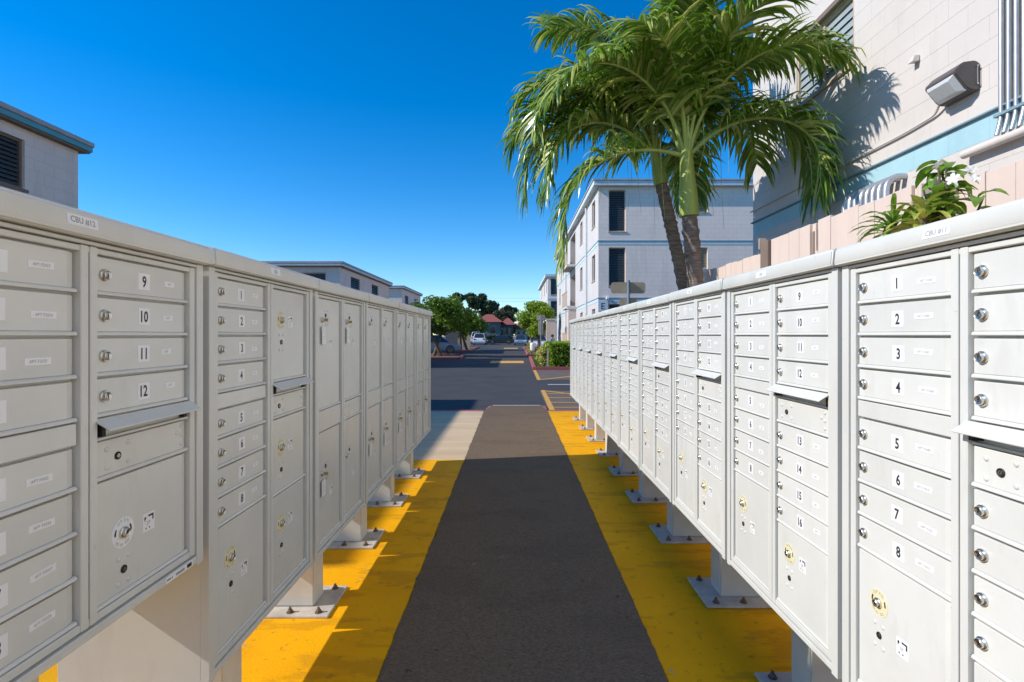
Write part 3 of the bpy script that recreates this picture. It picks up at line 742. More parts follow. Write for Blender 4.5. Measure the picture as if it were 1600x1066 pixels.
# ---- fence
def board_mesh(w, h, cut):
    return cached(('board', round(w, 3), round(h, 3), cut), lambda: MB().prism([(-w / 2 + .002, 0), (w / 2 - .002, 0), (w / 2 - .002, h - cut), (-w / 2 + .002, h)], 'x', -0.011, 0.011).mesh('board', 'fence_pink', bevel=0.002))
def fence(label, x, ya, yb, top, bw=0.155, post=(True, True)):
    t = thing('fence', label, 'fence', (x, ya, RD), 0, 'fence sections on the right'); rn = random.Random(int(ya * 100))
    n = max(1, round((yb - ya) / bw)); w = (yb - ya) / n
    for i in range(n):
        ob('board', board_mesh(w, round((top - RD) + rn.choice((-.008, 0, .006)), 3), rn.choice((0, 0.004))), t, (rn.uniform(-.002, .002), w * (i + .5), 0))
    for zz in (0.4, 1.3, 2.1):
        MB().box(0.012, 0.05, 0.005, yb - ya - .005, zz, zz + 0.09).build('rail', 'fence_pink', t)
    for k, py in enumerate((0.0, yb - ya)):
        if post[k]: MB().box(0.0125, 0.102, py - 0.045, py + 0.045, 0, top - RD + 0.0).build('post', 'fence_pink', t, bevel=0.004)
    return t
fence('pink board fence section behind the flowering shrub', 2.77, 1.6, 3.26, 2.285, 0.185)
fence('pink board fence section in front of the curved conduits', 2.50, 3.29, 4.30, 2.27, 0.17)
fence('short pink board fence section beyond the gate gap', 2.50, 4.42, 5.09, 2.265, 0.155)
fence('lower pink board fence section next to the palm trunks', 2.50, 5.26, 6.95, 2.16, 0.155)
t = thing('fence', 'narrow return panel joining the two offset fence sections', 'fence', (2.5, 3.275, RD), 0, 'fence sections on the right')
for i in range(2): o = ob('board', board_mesh(0.135, 2.375, 0), t, (0.075 + 0.135 * i, 0, 0)); o.rotation_euler = (0, 0, R(90))
t = thing('gate', 'dark metal gate in the gap of the pink fence', 'gate', (2.53, 4.305, RD))
MB().box(-0.02, 0.02, 0.0, 0.035, 0, 2.30).build('gate_frame', 'trim_brown', t); MB().box(-0.02, 0.02, 0.08, 0.11, 0, 2.30).build('gate_frame', 'trim_brown', t)
MB().box(-0.015, 0.015, 0.036, 0.079, 2.08, 2.13).build('gate_rail', 'fence_pink', t); MB().box(-0.008, 0.008, 0.036, 0.079, 0.05, 1.9).build('gate_panel', 'ledge_dark', t)
t = thing('fence_post', 'dark square post with small latch at the end of the lower fence', 'post', (2.49, 5.175, RD))
MB().box(-0.03, 0.06, -0.075, 0.075, 0, 2.36).build('post', 'trim_brown', t, bevel=0.004); MB().box(-0.035, 0.03, 0.076, 0.10, 2.29, 2.40).build('latch', 'sign_back', t)

# ---- second right building, marked E
EX, EY = 3.86, 24.0
bE = thing('apartment_building', 'grey and white three-storey apartment building marked E behind the palms', 'building', (0, 0, 0), 0, 'apartment buildings on the right')
hf = [(4.33, 5.10, 6.07, 7.97), (4.33, 5.10, 3.58, 5.34), (4.33, 5.10, 1.0, 2.76), (8.28, 8.85, 6.95, 7.97), (8.28, 8.85, 4.36, 5.34)]
mb = MB(); wall_panel(mb, 'y', EY, -1, EX, 15, RD, 8.1, hf, 0.16); mb.build('front_wall', 'wall_grey', bE)
for h in hf:
    window(bE, 'y', EY, -1, *h, depth=0.12, frame='trim_tan', pane='glass_dark', slat='louver_dark' if h[0] < 6 else 'louver_tan', nslat=22 if h[3] - h[2] > 1.5 else 12)
hs_ = []
for z in (6.55, 3.95, 1.35):
    for y in (25.0, 29.6, 43.5): hs_.append((y, y + 1.0, z, z + 1.25))
    hs_.append((33.0, 36.0, z - 0.75, z + 1.3))
mb = MB(); wall_panel(mb, 'x', EX, -1, EY, 47, RD, 8.1, hs_, 0.5); box_shell(mb, EX, 15, EY + 0.02, 47, RD, 8.1, ('-x', '-y')); mb.build('side_wall', 'wall_side', bE)
for h in hs_:
    if h[1] - h[0] < 2: window(bE, 'x', EX, -1, *h, depth=0.14, frame='trim_tan', nslat=10)
    else:
        MB().box(EX + 0.48, EX + 0.52, h[0], h[1], h[2], h[3]).build('stair_recess', 'trim_brown', bE)
        b = MB().box(EX - 0.55, EX - 0.03, h[0] - .1, h[1] + .1, h[2] - 0.16, h[2] - 0.02).build('balcony', 'wall_white', bE)
        mb = MB()
        for k in range(9): y = h[0] + (h[1] - h[0]) * k / 8; mb.box(EX - 0.55, EX - 0.53, y - .015, y + .015, h[2] - .02, h[2] + 0.85)
        mb.box(EX - 0.56, EX - 0.52, h[0] - .1, h[1] + .1, h[2] + .85, h[2] + .9); mb.box(EX - 0.545, EX - 0.535, h[0], h[1], h[2] + .02, h[2] + .8)
        mb.build('railing', 'trim_tan', b)
for z in (5.66, 3.05):
    MB().box(EX - 0.03, 15, EY - 0.03, 47, z - 0.04, z).build('ledge', 'ledge_dark', bE); MB().box(EX - 0.012, 15, EY - 0.012, 47, z - 0.19, z - 0.041).build('band', 'band_pale', bE)
rf = MB().box(EX - 0.26, 15.2, EY - 0.25, 47.2, 8.1, 8.34).build('roof', 'fascia_pale', bE, bevel=0.02)
MB().box(EX - 0.30, 15.25, EY - 0.29, 47.25, 8.341, 8.40).build('roof_edge', 'roof_grey', rf)
for y in (27.6, 38.5):
    mb = MB(); mb.tube([(EX - .08, y, 8.0), (EX - .08, y, RD)], 0.05, 8); mb.build('downpipe', 'fascia_pale', bE)
mb = MB(); mb.box(-0.02, 0, -0.22, 0.22, -0.24, 0.24, 0); put_text(mb, 'E', 0.42, 0.004); sgn = mb.mesh('letter_plaque', ['fascia_pale', 'sticker_ink'])
o = ob('letter_plaque', sgn, bE, (4.07, EY - 0.022, 2.66), R(-90)); o.rotation_euler = (0, 0, R(-90))
mb = MB(); mb.box(-.07, .07, -.16, 0, -.05, .08); o = mb.build('porch_lamp', 'sticker_white', bE, (4.26, EY - 0.003, 3.0), bevel=0.02)
# ---- third right building
bF = thing('apartment_building', 'farthest white apartment block on the right, beyond the round tree', 'building', (0, 0, 0), 0, 'apartment buildings on the right')
FY = 60.0
hf = [(4.2, 5.05, z, z + 1.85) for z in (5.95, 3.4)]
mb = MB(); wall_panel(mb, 'y', FY, -1, EX, 14, RD, 8.0, hf, 0.16); mb.build('front_wall', 'wall_grey', bF)
for h in hf: window(bF, 'y', FY, -1, *h, depth=0.12, frame='trim_tan', nslat=14)
hs_ = [(y, y + 1.1, z, z + 1.3) for z in (6.4, 3.85) for y in (61.5, 66, 72)]
mb = MB(); wall_panel(mb, 'x', EX, -1, FY, 78, RD, 8.0, hs_, 0.2); box_shell(mb, EX, 14, FY + .02, 78, RD, 8.0, ('-x', '-y')); mb.build('side_wall', 'wall_side', bF)
for h in hs_: window(bF, 'x', EX, -1, *h, depth=0.14, frame='trim_tan', nslat=8)
MB().box(EX - 0.3, 14.2, FY - 0.3, 78.3, 8.0, 8.28).build('roof', 'fascia_pale', bF)
for z in (5.6, 3.05): MB().box(EX - 0.03, 14, FY - 0.03, 78, z - .2, z).build('band', 'fascia_pale', bF)
# low beige entrance walls in front of E's far end
for i, (x0, x1, y, h, lab) in enumerate(((2.35, 3.0, 38.0, 2.55, 'beige entrance wall with opening beside the hedge'), (2.55, 3.8, 52.0, 2.5, 'beige garden wall near the round tree'))):
    t = thing('garden_wall', lab, 'wall', (x0, y, RD))
    MB().box(0, x1 - x0, 0, 0.25, 0, h).build('wall', 'fence_pink', t, bevel=0.01); MB().box(-0.05, x1 - x0 + .05, -0.05, 0.30, h + .001, h + 0.08).build('coping', 'wall_white', t)
t = thing('garden_wall', 'tall beige wall pier right above the hedge', 'wall', (3.05, 29.5, RD))
MB().box(0, 0.45, 0, 0.4, 0, 2.9).build('wall', 'fence_pink', t, bevel=0.01); MB().box(-0.04, 0.49, -0.04, 0.44, 2.901, 2.98).build('coping', 'wall_white', t)

# ---- left buildings (shaded faces towards the walkway)
def left_building(label, eave_x, y0, y1, top, wins_side, wins_front, fascia):
    t = thing('apartment_building', label, 'building', (0, 0, 0), 0, 'low apartment blocks on the left')
    wx = eave_x - 0.16
    mb = MB(); wall_panel(mb, 'x', wx, 1, y0, y1, RD, top, wins_side, 0.16); mb.build('side_wall', 'wall_left', t)
    mb = MB(); wall_panel(mb, 'y', y0, -1, wx - 9, wx, RD, top, wins_front, 0.16); mb.build('front_wall', 'wall_left', t)
    mb = MB(); box_shell(mb, wx - 9, wx - 0.01, y0 + 0.01, y1, RD, top, ('+x', '-y')); mb.build('rear_wall', 'wall_left', t)
    for h in wins_side: window(t, 'x', wx, 1, *h, depth=0.10, frame='trim_brown', pane='glass_dark', slat='louver_dark', nslat=10)
    for h in wins_front: window(t, 'y', y0, -1, *h, depth=0.10, frame='trim_tan', pane='glass_dark', slat='louver_dark', nslat=8)
    r = MB().box(wx - 9.2, eave_x, y0 - 0.2, y1 + 0.16, top + 0.001, top + 0.10).build('roof', fascia, t, bevel=0.01)
    MB().box(wx - 9.2, eave_x + 0.02, y0 - 0.22, y1 + 0.18, top + 0.101, top + 0.19).build('roof_edge', 'roof_grey', r, bevel=0.01)
    MB().box(wx - 9.1, eave_x - 0.03, y0 - 0.17, y1 + 0.13, top - 0.03, top).build('soffit', 'trim_brown', r)
    return t
left_building('tall lavender-grey apartment block with teal eave at the far left', -8.2, 1.9, 10.08, 4.88, [(7.4, 8.98, 3.82, 4.66), (3.0, 4.6, 3.82, 4.66)], [], 'fascia_teal')
t = left_building('beige two-storey block with flat eave over the left lockers', -7.2, 22.2, 31.0, 4.25,
              [(23.7, 25.1, 3.0, 3.98), (27.2, 28.5, 3.0, 3.98)], [(-9.15, -7.95, 3.05, 3.98), (-10.6, -9.3, 3.05, 3.98)], 'fascia_pale')
MB().box(-7.36, -7.0, 26.5, 27.1, 2.9, 3.15).build('air_conditioner', 'trim_brown', t)
left_building('smaller beige block farther down the lane, left of the trees', -8.2, 39.3, 47.0, 4.85,
              [(40.3, 41.6, 3.3, 4.4), (44.2, 45.6, 3.3, 4.4)], [(-11.4, -9.6, 3.2, 4.3)], 'fascia_pale')

# ================================================================== PALMS
def make_frond(base, az, el0, L, droop, seed, leaf_len=0.70, npair=60, pale=0.32):
    rn = random.Random(seed)
    pts = []; p = Vector(base); N = 30; ds = L / N; a = R(az); tw = rn.uniform(-.3, .3)
    for i in range(N + 1):
        s = i / N; el = R(max(el0 - droop * s ** 1.35, -88)); aa = a + tw * s
        d = Vector((math.cos(aa) * math.cos(el), math.sin(aa) * math.cos(el), math.sin(el)))
        pts.append((p.copy(), d)); p = p + d * ds
    rach = MB(); rach.tube([q[0] for q in pts], [0.026 * (1 - 0.9 * i / N) + 0.003 for i in range(N + 1)], 6)
    mb = MB(); side0 = Vector((math.sin(a), -math.cos(a), 0))
    for k in range(npair):
        s = 0.20 + 0.80 * (k + rn.uniform(-.3, .3)) / npair; s = min(max(s, 0.18), 0.999)
        i = min(int(s * N), N - 1); f = s * N - i
        pos = pts[i][0].lerp(pts[i + 1][0], f); d = pts[i][1]
        side = (side0 - d * side0.dot(d)).normalized(); nrm = side.cross(d).normalized()
        ll = leaf_len * (0.45 + 0.55 * math.sin(math.pi * min(1, 0.14 + s * 0.80)) ** 0.7) * rn.uniform(0.8, 1.12)
        for sg in (-1, 1):
            fwd = 0.35 + 0.75 * s + rn.uniform(-.18, .18); lift = 0.50 - 0.35 * s + rn.uniform(-.30, .30)
            cur = (side * sg + d * fwd + nrm * lift).normalized()
            w = rn.uniform(0.020, 0.031); nseg = 6; q = pos.copy(); row = []
            g = rn.uniform(0.20, 0.62); kink = rn.choice((0, 0, 0, 1)); tws = rn.uniform(-.5, .5)
            wdir = cur.cross(nrm).normalized()
            for j in range(nseg + 1):
                u = j / nseg; ww = w * (0.55 + 1.1 * u if u < .4 else 1.0 * (1 - u) ** .6 * 1.3 + 0.015)
                wd = wdir.copy(); wd.rotate(Matrix.Rotation(tws * u, 3, cur)); wd = (wd - cur * wd.dot(cur)).normalized(); n2 = cur.cross(wd)
                row += [q + wd * ww, q - n2 * ww * 0.45, q - wd * ww]
                q = q + cur * ll / nseg
                cur = (cur + Vector((0, 0, -1)) * (g * (0.25 + 1.3 * u) + (0.9 if kink and j == 3 else 0))).normalized()
            fs = []
            for j in range(nseg):
                b = j * 3; fs += [(b, b + 1, b + 4, b + 3), (b + 1, b + 2, b + 5, b + 4)]
            mb.add(row, fs, 1 if rn.random() < pale else 0)
    return rach, mb
def palm(label, base, crown, shaft_h, rt, fronds, seed):
    t = thing('palm_tree', label, 'palm tree', base, 0, 'palm trees by the right row')
    B = Vector((0, 0, 0)); C = Vector(crown) - Vector(base); rn = random.Random(seed)
    low = C - (C - B).normalized() * shaft_h
    n = 90; pts = []; rad = []
    mid = B.lerp(low, 0.5) + Vector((0.10 if C.x < 0 else 0.04, 0, 0))
    for i in range(n + 1):
        u = i / n; pts.append(B * (1 - u) ** 2 + mid * 2 * u * (1 - u) + low * u * u)
        ring = (i % 4 == 0) * 0.010 + rn.uniform(-.003, .004)
        rough = 0.012 * rn.random() if u > .82 else 0
        rad.append(rt * (1.25 - 0.42 * u) + ring + rough)
    mb = MB(); mb.tube(pts, rad, 16); mb.build('trunk', 'palm_trunk', t, smooth=25)
    mb = MB()
    for k in range(26):   # torn leaf-base scars at the trunk top
        u = rn.uniform(.80, 1); p = B.lerp(low, u); i = int(u * n); p = pts[i]; a = rn.uniform(0, 6.28); r = rad[i]
        d = Vector((math.cos(a), math.sin(a), 0)); q = p + d * r * .95; s_ = Vector((-d.y, d.x, 0)) * 0.03
        mb.add([q - s_, q + s_, q + d * 0.02 + Vector((0, 0, .035)), q - Vector((0, 0, 0.02))], [(0, 1, 2), (0, 3, 1), (0, 2, 3), (1, 3, 2)])
    tag(mb.build('leaf_scars', 'palm_trunk', t), kind='stuff')
    mb = MB(); ax = C - low; k = 14
    mb.tube([low + ax * (i / k) for i in range(k + 1)], [rt * (1.18 - 0.42 * (i / k) ** 0.8 + 0.16 * math.sin(math.pi * min(1, i / k * 1.6)) * 0.6) for i in range(k + 1)], 16)
    mb.build('crownshaft', 'palm_shaft', t, smooth=60)
    top = C - ax * 0.06
    for j, (az, el, L, dr) in enumerate(fronds):
        r_, l_ = make_frond(top + Vector((math.cos(R(az)), math.sin(R(az)), 0)) * rt * .35, az, el, L, dr, seed * 100 + j)
        st = r_.build('frond', 'palm_rachis', t, smooth=60)
        l_.build('leaflets', ['palm_leaf', 'palm_leaf_pale'], st, smooth='leaf')
    for k in range(9):    # dry fibres hanging from the crown
        a = rn.uniform(0, 6.28); r = rn.uniform(.25, 1.2); b = top + Vector((r * math.cos(a), r * math.sin(a), .2)); ln = rn.uniform(.5, 1.1)
        mb = MB(); mb.tube([b, b + Vector((.02, .01, -ln * .5)), b + Vector((rn.uniform(-.06, .06), 0, -ln))], [.0035, .0028, .002], 4); mb.build('hanging_fibre', 'palm_leaf_pale', t)
    return t
palm('right-hand palm with thicker trunk and long pale green crownshaft', (2.30, 6.5, RD), (2.13, 6.5, 3.60), 0.80, 0.100,
     [(182, 14, 2.35, 138), (0, 50, 2.35, 172), (344, 44, 2.15, 165), (30, 66, 2.3, 145), (60, 66, 2.4, 125), (110, 74, 2.7, 112), (150, 68, 2.6, 125), (206, 70, 2.3, 130),
      (240, 80, 2.0, 110), (295, 82, 2.0, 100), (320, 76, 2.2, 122), (350, 80, 2.5, 122), (165, 84, 2.8, 92), (80, 87, 2.7, 62), (262, 86, 2.3, 84)], 1)
palm('left-hand leaning palm with slimmer trunk, its crown partly behind the other', (2.72, 7.3, RD), (1.93, 7.2, 3.85), 0.46, 0.086,
     [(181, 48, 2.6, 165), (196, 42, 2.2, 160), (168, 62, 2.6, 140), (206, 62, 2.4, 148), (240, 76, 2.0, 122), (140, 60, 2.3, 125), (100, 66, 2.2, 118), (48, 40, 1.5, 140),
      (182, 74, 2.5, 130), (270, 82, 2.2, 98), (340, 80, 2.0, 105), (170, 86, 2.6, 84)], 2)

# ================================================================== OTHER TREES AND PLANTS
def leaf_cloud(mb, centers, n, size, seed, flat=0.6):
    """many small folded leaves spread through clumps; centers: (x,y,z,r)"""
    rn = random.Random(seed); tot = sum(c[3] ** 2 for c in centers)
    for (cx, cy, cz, r) in centers:
        for _ in range(int(n * r * r / tot)):
            d = Vector((rn.gauss(0, 1), rn.gauss(0, 1), rn.gauss(0, 1))).normalized(); rr = r * (rn.random() ** 0.42)
            p = Vector((cx, cy, cz)) + Vector((d.x, d.y, d.z * flat)) * rr
            a = Vector((rn.gauss(0, 1), rn.gauss(0, 1), rn.gauss(0, .6))).normalized(); s = size * rn.uniform(.6, 1.3)
            b = a.orthogonal().normalized(); b.rotate(Matrix.Rotation(rn.uniform(0, 6.28), 3, a)); nn = a.cross(b)
            mb.add([p - a * s, p + b * s * .45 + nn * s * .12, p + a * s, p - b * s * .45 + nn * s * .12], [(0, 1, 2), (0, 2, 3)])
def tree(name, label, loc, crown, n, size, mat, seed, trunks, group=None, flat=0.75, rt=0.11):
    t = thing(name, label, 'tree', loc, 0, group)
    rn = random.Random(seed)
    mb = MB()
    for (tx, ty) in trunks:
        c = rn.choice(crown); tip = Vector((c[0], c[1], c[2])); b = Vector((tx, ty, 0)); mid = b.lerp(tip, .5) + Vector((rn.uniform(-.2, .2), rn.uniform(-.2, .2), 0))
        mb.tube([b, b.lerp(mid, .5), mid, mid.lerp(tip, .5), tip], [rt * 1.2, rt, rt * .8, rt * .55, rt * .25], 8)
        for _ in range(4):
            c2 = rn.choice(crown); e = Vector(c2[:3]); s0 = mid.lerp(tip, rn.uniform(0, .4)); mb.tube([s0, s0.lerp(e, .5) + Vector((0, 0, .1)), e], [rt * .5, rt * .35, rt * .15], 6)
    mb.build('trunk', 'bark', t, smooth=60)
    mb = MB(); leaf_cloud(mb, crown, n, size, seed, flat); mb.build('crown', mat, t, smooth='leaf')
    return t
def blob(seed, n, rx, ry, z0, z1, r0, r1):
    rn = random.Random(seed); out = []
    for _ in range(n):
        a = rn.uniform(0, 6.28); q = math.sqrt(rn.random()); z = rn.random(); k = math.sin(math.pi * (0.15 + .75 * z)) ** .5
        out.append((rx * q * k * math.cos(a), ry * q * k * math.sin(a), z0 + (z1 - z0) * z, rn.uniform(r0, r1)))
    return out
G = 'clipped street trees along the lane'
tree('street_tree', 'dark leafy street tree with forked trunk right behind the left lockers', (-5.0, 34.3, RD), blob(1, 32, 2.1, 1.7, 1.8, 3.6, .55, .8), 10000, .11, 'leaf_mid', 1, [(-.25, 0), (.25, .2)], G)
tree('street_tree', 'street tree farther left beside the beige blocks, partly hidden', (-7.1, 36.0, RD), blob(2, 22, 1.4, 1.5, 1.9, 3.3, .5, .7), 5000, .11, 'leaf_dark', 2, [(0, 0)], G)
tree('street_tree', 'street tree with orange-tipped leaves next to the white cars', (-4.7, 49.5, RD), blob(3, 26, 1.9, 1.5, 1.6, 3.5, .55, .8), 8000, .12, 'leaf_mid', 3, [(-.3, 0), (.3, 0)], G)
tree('street_tree', 'bright round clipped tree by the hedge on the right', (1.75, 44.0, RD), blob(4, 30, 1.35, 1.4, 1.6, 3.9, .5, .75), 9000, .11, 'leaf_bright', 4, [(0, 0), (0.35, .1)], G)
rn = random.Random(9)
big = [(rn.uniform(-5.2, 5.2), rn.uniform(-2.5, 2.5), 0, rn.uniform(1.0, 1.7)) for _ in range(26)]
big = [(x, y, 10.6 - 0.10 * (x + 1) ** 2 + rn.uniform(-2.2, 1.0), r) for x, y, z, r in big] + [(4.2, 0, 6.6, 1.5), (3.4, 0, 5.6, 1.3), (4.6, 1, 8.4, 1.6)]
tree('tall_tree', 'tall spreading dark tree with open crown behind the red roofs', (-9.6, 122, RD), big, 13000, .30, 'leaf_dark', 5, [(0, 0), (1.5, 0)], 'tall trees beyond the houses', .7, .32)
tree('tall_tree', 'olive tree between the red roofs and the round tree', (-2.6, 116, RD), blob(6, 18, 2.2, 2, 3.6, 6.6, .8, 1.2), 4500, .26, 'leaf_olive', 6, [(0, 0)], 'tall trees beyond the houses', .75, .25)
tree('tall_tree', 'dark tree top just right of the tall spreading tree', (-1.4, 128, RD), blob(7, 16, 2.2, 2, 5.0, 8.2, .9, 1.3), 4200, .28, 'leaf_dark', 7, [(0, 0)], 'tall trees beyond the houses', .75, .25)
tree('tall_tree', 'low dark tree peeking over the left lockers beside the block', (-12.6, 62, RD), blob(8, 18, 2.4, 2, 2.8, 5.2, .8, 1.1), 4500, .2, 'leaf_dark', 8, [(0, 0)], 'tall trees beyond the houses', .75, .2)
rn = random.Random(11)
mb = MB()
def hedge_leaves(x0, x1, y0, y1, z0, z1, n, size, rn):
    mb = MB()
    for _ in range(n):
        f = rn.random(); x, y, z = rn.uniform(x0, x1), rn.uniform(y0, y1), rn.uniform(z0, z1)
        if f < .4: z = z1 + rn.gauss(0, .025)
        elif f < .75: y = y0 + rn.gauss(0, .04)
        else: x = x0 + rn.gauss(0, .04)
        p = Vector((x, y, z)); a = Vector((rn.gauss(0, 1), rn.gauss(0, 1), rn.gauss(0, .8))).normalized(); b = a.orthogonal().normalized()
        b.rotate(Matrix.Rotation(rn.uniform(0, 6.28), 3, a)); s = size * rn.uniform(.6, 1.3)
        mb.add([p - a * s, p + b * s * .5, p + a * s, p - b * s * .5], [(0, 1, 2, 3)])
    return mb
t = thing('hedge', 'clipped green hedge with bright top behind the red kerb', 'hedge', (0, 0, 0))
MB().box(1.62, 3.35, 22.3, 26.0, RD + .05, 0.90).build('core', 'leaf_dark', t)
hedge_leaves(1.55, 3.4, 22.2, 26.1, 0.02, 0.98, 9000, .055, rn).build('leaves', 'leaf_bright', t, smooth='leaf')
mb = MB()
for _ in range(2600):
    x, y = rn.uniform(1.0, 1.62), rn.uniform(21.8, 33); h = rn.uniform(.05, .12); a = rn.uniform(0, 6.28)
    mb.add([(x - .012 * math.cos(a), y - .012 * math.sin(a), RD + .05), (x + .012 * math.cos(a), y + .012 * math.sin(a), RD + .05), (x + rn.uniform(-.05, .05), y + rn.uniform(-.05, .05), RD + .05 + h)], [(0, 1, 2)])
tag(mb.build('grass', 'grass_green', smooth='leaf'), 'short bright grass beside the red kerb', 'grass', kind='stuff')
for i, (x, y, h, lab) in enumerate(((1.30, 22.6, .72, 'yellow variegated shrub at the hedge corner, nearest the kerb'), (1.42, 24.3, .85, 'yellow variegated shrub, middle one beside the hedge'), (1.35, 26.3, .8, 'yellow variegated shrub at the far end of the hedge'),
                                    (0.95 + .35, 39.0, .75, 'yellow shrub past the driveway near the round tree'), (1.2, 42.0, .7, 'small yellow shrub at the foot of the round tree'))):
    t = thing('variegated_shrub', lab, 'shrub', (x, y, RD + .04), 0, 'yellow shrubs along the kerb'); rn2 = random.Random(50 + i)
    mb = MB()
    for k in range(7): a = rn2.uniform(0, 6.28); mb.tube([(0, 0, 0), (.08 * math.cos(a), .08 * math.sin(a), h * .5), (.16 * math.cos(a), .16 * math.sin(a), h * .9)], .009, 5)
    mb.build('stem', 'bark', t)
    mb = MB(); leaf_cloud(mb, [(rn2.uniform(-.12, .12), rn2.uniform(-.15, .15), rn2.uniform(.2, h), .16) for _ in range(9)], 420, .07, 60 + i, 1.0); mb.build('leaves', 'leaf_yellow', t, smooth='leaf')
for i, y in enumerate((22.35, 22.9, 23.6)):
    t = thing('picket', ['pale picket stake nearest the red kerb corner', 'pale picket stake between the yellow shrubs', 'pale picket stake beside the middle yellow shrub'][i], 'stake', (1.44 + .03 * i, y, RD + .04), 0, 'stakes by the hedge')
    MB().prism([(-.035, 0), (.035, 0), (.035, .74), (0, .80), (-.035, .74)], 'y', -.012, .012).build('stake', 'house_pale', t)

# flowering shrub and spiky plants behind the nearest right mailbox
def leaf_mesh(L, w, curl, fold, seed):
    n = 6; vs = []; rn = random.Random(seed); z = 0; x = 0; ang = R(12)
    for i in range(n + 1):
        u = i / n; ww = w * math.sin(math.pi * min(.98, .06 + u * .92)) ** .75
        wv = .004 * math.sin(u * 9 + seed)
        vs += [(x, ww, z + ww * fold + wv), (x, 0, z), (x, -ww, z + ww * fold - wv)]
        x += math.cos(ang) * L / n; z += math.sin(ang) * L / n; ang -= R(curl) / n
    fs = []
    for i in range(n): b = i * 3; fs += [(b, b + 1, b + 4, b + 3), (b + 1, b + 2, b + 5, b + 4)]
    return vs, fs
t = thing('flowering_shrub', 'leafy shrub with white flowers over the nearest right mailbox', 'shrub', (2.26, 2.72, RD))
rn = random.Random(21)
mb = MB(); tips = []
for k in range(9):
    a = rn.uniform(0, 6.28); r = rn.uniform(.05, .17); tip = Vector((r * math.cos(a), r * math.sin(a) * 1.1, rn.uniform(2.12, 2.33))); tips.append(tip)
    mb.tube([(0, 0, 0), (rn.uniform(-.03, .03), 0, 1.2), (tip.x * .3, tip.y * .3, 1.85), tip], [.022, .016, .010, .005], 6)
mb.build('stem', 'bark', t, smooth=60)
lm = []
for k in range(5):
    m_ = MB(); v, f = leaf_mesh(rn.uniform(.13, .17), rn.uniform(.024, .032), rn.uniform(50, 110), .35, k); m_.add(v, f); lm.append(m_.mesh('leaf', 'leaf_shrub', smooth='leaf'))
for m_ in lm:
    for p in m_.polygons: p.use_smooth = True
for tip in tips:
    for j in range(11):
        o = ob('leaf', rn.choice(lm), t, tip - Vector((tip.x * .2, tip.y * .2, rn.uniform(0, .22))))
        o.rotation_euler = (rn.uniform(-.4, .4), rn.uniform(-.5, .35), rn.uniform(0, 6.28)); s = rn.uniform(.75, 1.1); o.scale = (s, s, s)
pv = []
mb = MB()
for k in range(5):
    a = 2 * math.pi * k / 5; c, s = math.cos(a), math.sin(a)
    q = [(0, 0, 0), (.018, -.014, .006), (.036, -.010, .008), (.042, .004, .003), (.030, .016, .006), (.014, .010, .004)]
    mb.add([(x * c - y * s, x * s + y * c, z) for x, y, z in q], [(0, 1, 2), (0, 2, 3), (0, 3, 4), (0, 4, 5)])
fm = mb.mesh('flower', 'petal_white', smooth='leaf')
for k in range(11):
    o = ob('flower', fm, t, (rn.uniform(-.14, .02), rn.uniform(-.16, .10), rn.uniform(2.14, 2.30))); o.rotation_euler = (rn.uniform(-.3, .9), rn.uniform(-1.3, -.3), rn.uniform(0, 6)); s = rn.uniform(.65, .95); o.scale = (s, s, s)
def spiky(label, loc, n, L, w, top, seed, mat='leaf_shrub'):
    t = thing('spiky_plant', label, 'plant', loc, 0, 'low plants behind the right row'); rn = random.Random(seed)
    mb = MB(); mb.tube([(0, 0, 0), (.01, 0, top * .6), (0, 0, top)], [.03, .022, .018], 8); mb.build('stem', 'bark', t)
    ms = []
    for k in range(4):
        m_ = MB(); v, f = leaf_mesh(L * rn.uniform(.8, 1.1), w, rn.uniform(70, 120), .4, k); m_.add(v, f); ms.append(m_.mesh('leaf', mat, smooth='leaf'))
    for k in range(n):
        o = ob('leaf', rn.choice(ms), t, (0, 0, top - rn.uniform(0, .14))); o.rotation_euler = (0, R(-rn.uniform(5, 65)), 6.283 * k / n + rn.uniform(-.2, .2))
spiky('spiky narrow-leaved plant over the second right mailbox', (2.18, 3.02, RD), 38, .25, .014, 2.09, 1)
spiky('yellow-green plant at the foot of the flowering shrub', (2.10, 2.70, RD), 26, .20, .022, 2.06, 2, 'leaf_yellow')
spiky('broad-leaved low plant between the spiky plant and the shrub', (2.16, 2.85, RD), 22, .17, .026, 2.02, 3)

# ================================================================== SIGNS
t = thing('street_sign', 'back of a wide tan street sign on a blue-grey post behind the right row', 'sign', (2.40, 11.0, RD))
mb = MB(); mb.tube([(0, 0, 0), (0, 0, 2.58)], 0.03, 10); mb.build('post', 'sign_post', t)
def rplate(w, h, r=.05):
    pts = []
    for cx, cy, a0 in ((w / 2 - r, h / 2 - r, 0), (-w / 2 + r, h / 2 - r, 90), (-w / 2 + r, -h / 2 + r, 180), (w / 2 - r, -h / 2 + r, 270)):
        for k in range(5): a = R(a0 + 90 * k / 4); pts.append((cx + r * math.cos(a), cy + r * math.sin(a)))
    return pts
MB().prism(rplate(.72, .235), 'y', .032, .036).build('plate', 'sign_back', t, (0, 0, 2.425)); MB().prism(rplate(.36, .22), 'y', .032, .036).build('plate', 'sign_back', t, (0, 0, 2.105))
t = thing('street_sign', 'back of a tan sign with long lower plate in front of the round tree', 'sign', (1.53, 30.0, RD))
mb = MB(); mb.tube([(0, 0, 0), (0, 0, 2.62)], 0.03, 10); mb.build('post', 'sign_post', t)
MB().prism(rplate(.48, .30), 'y', .032, .036).build('plate', 'sign_back', t, (0, 0, 2.43)); MB().prism(rplate(.30, .80), 'y', .032, .036).build('plate', 'sign_back', t, (0, 0, 1.86))
t = thing('bollard', 'yellow bollard with a rounded white cover near the driveway', 'bollard', (1.26, 36.0, RD))
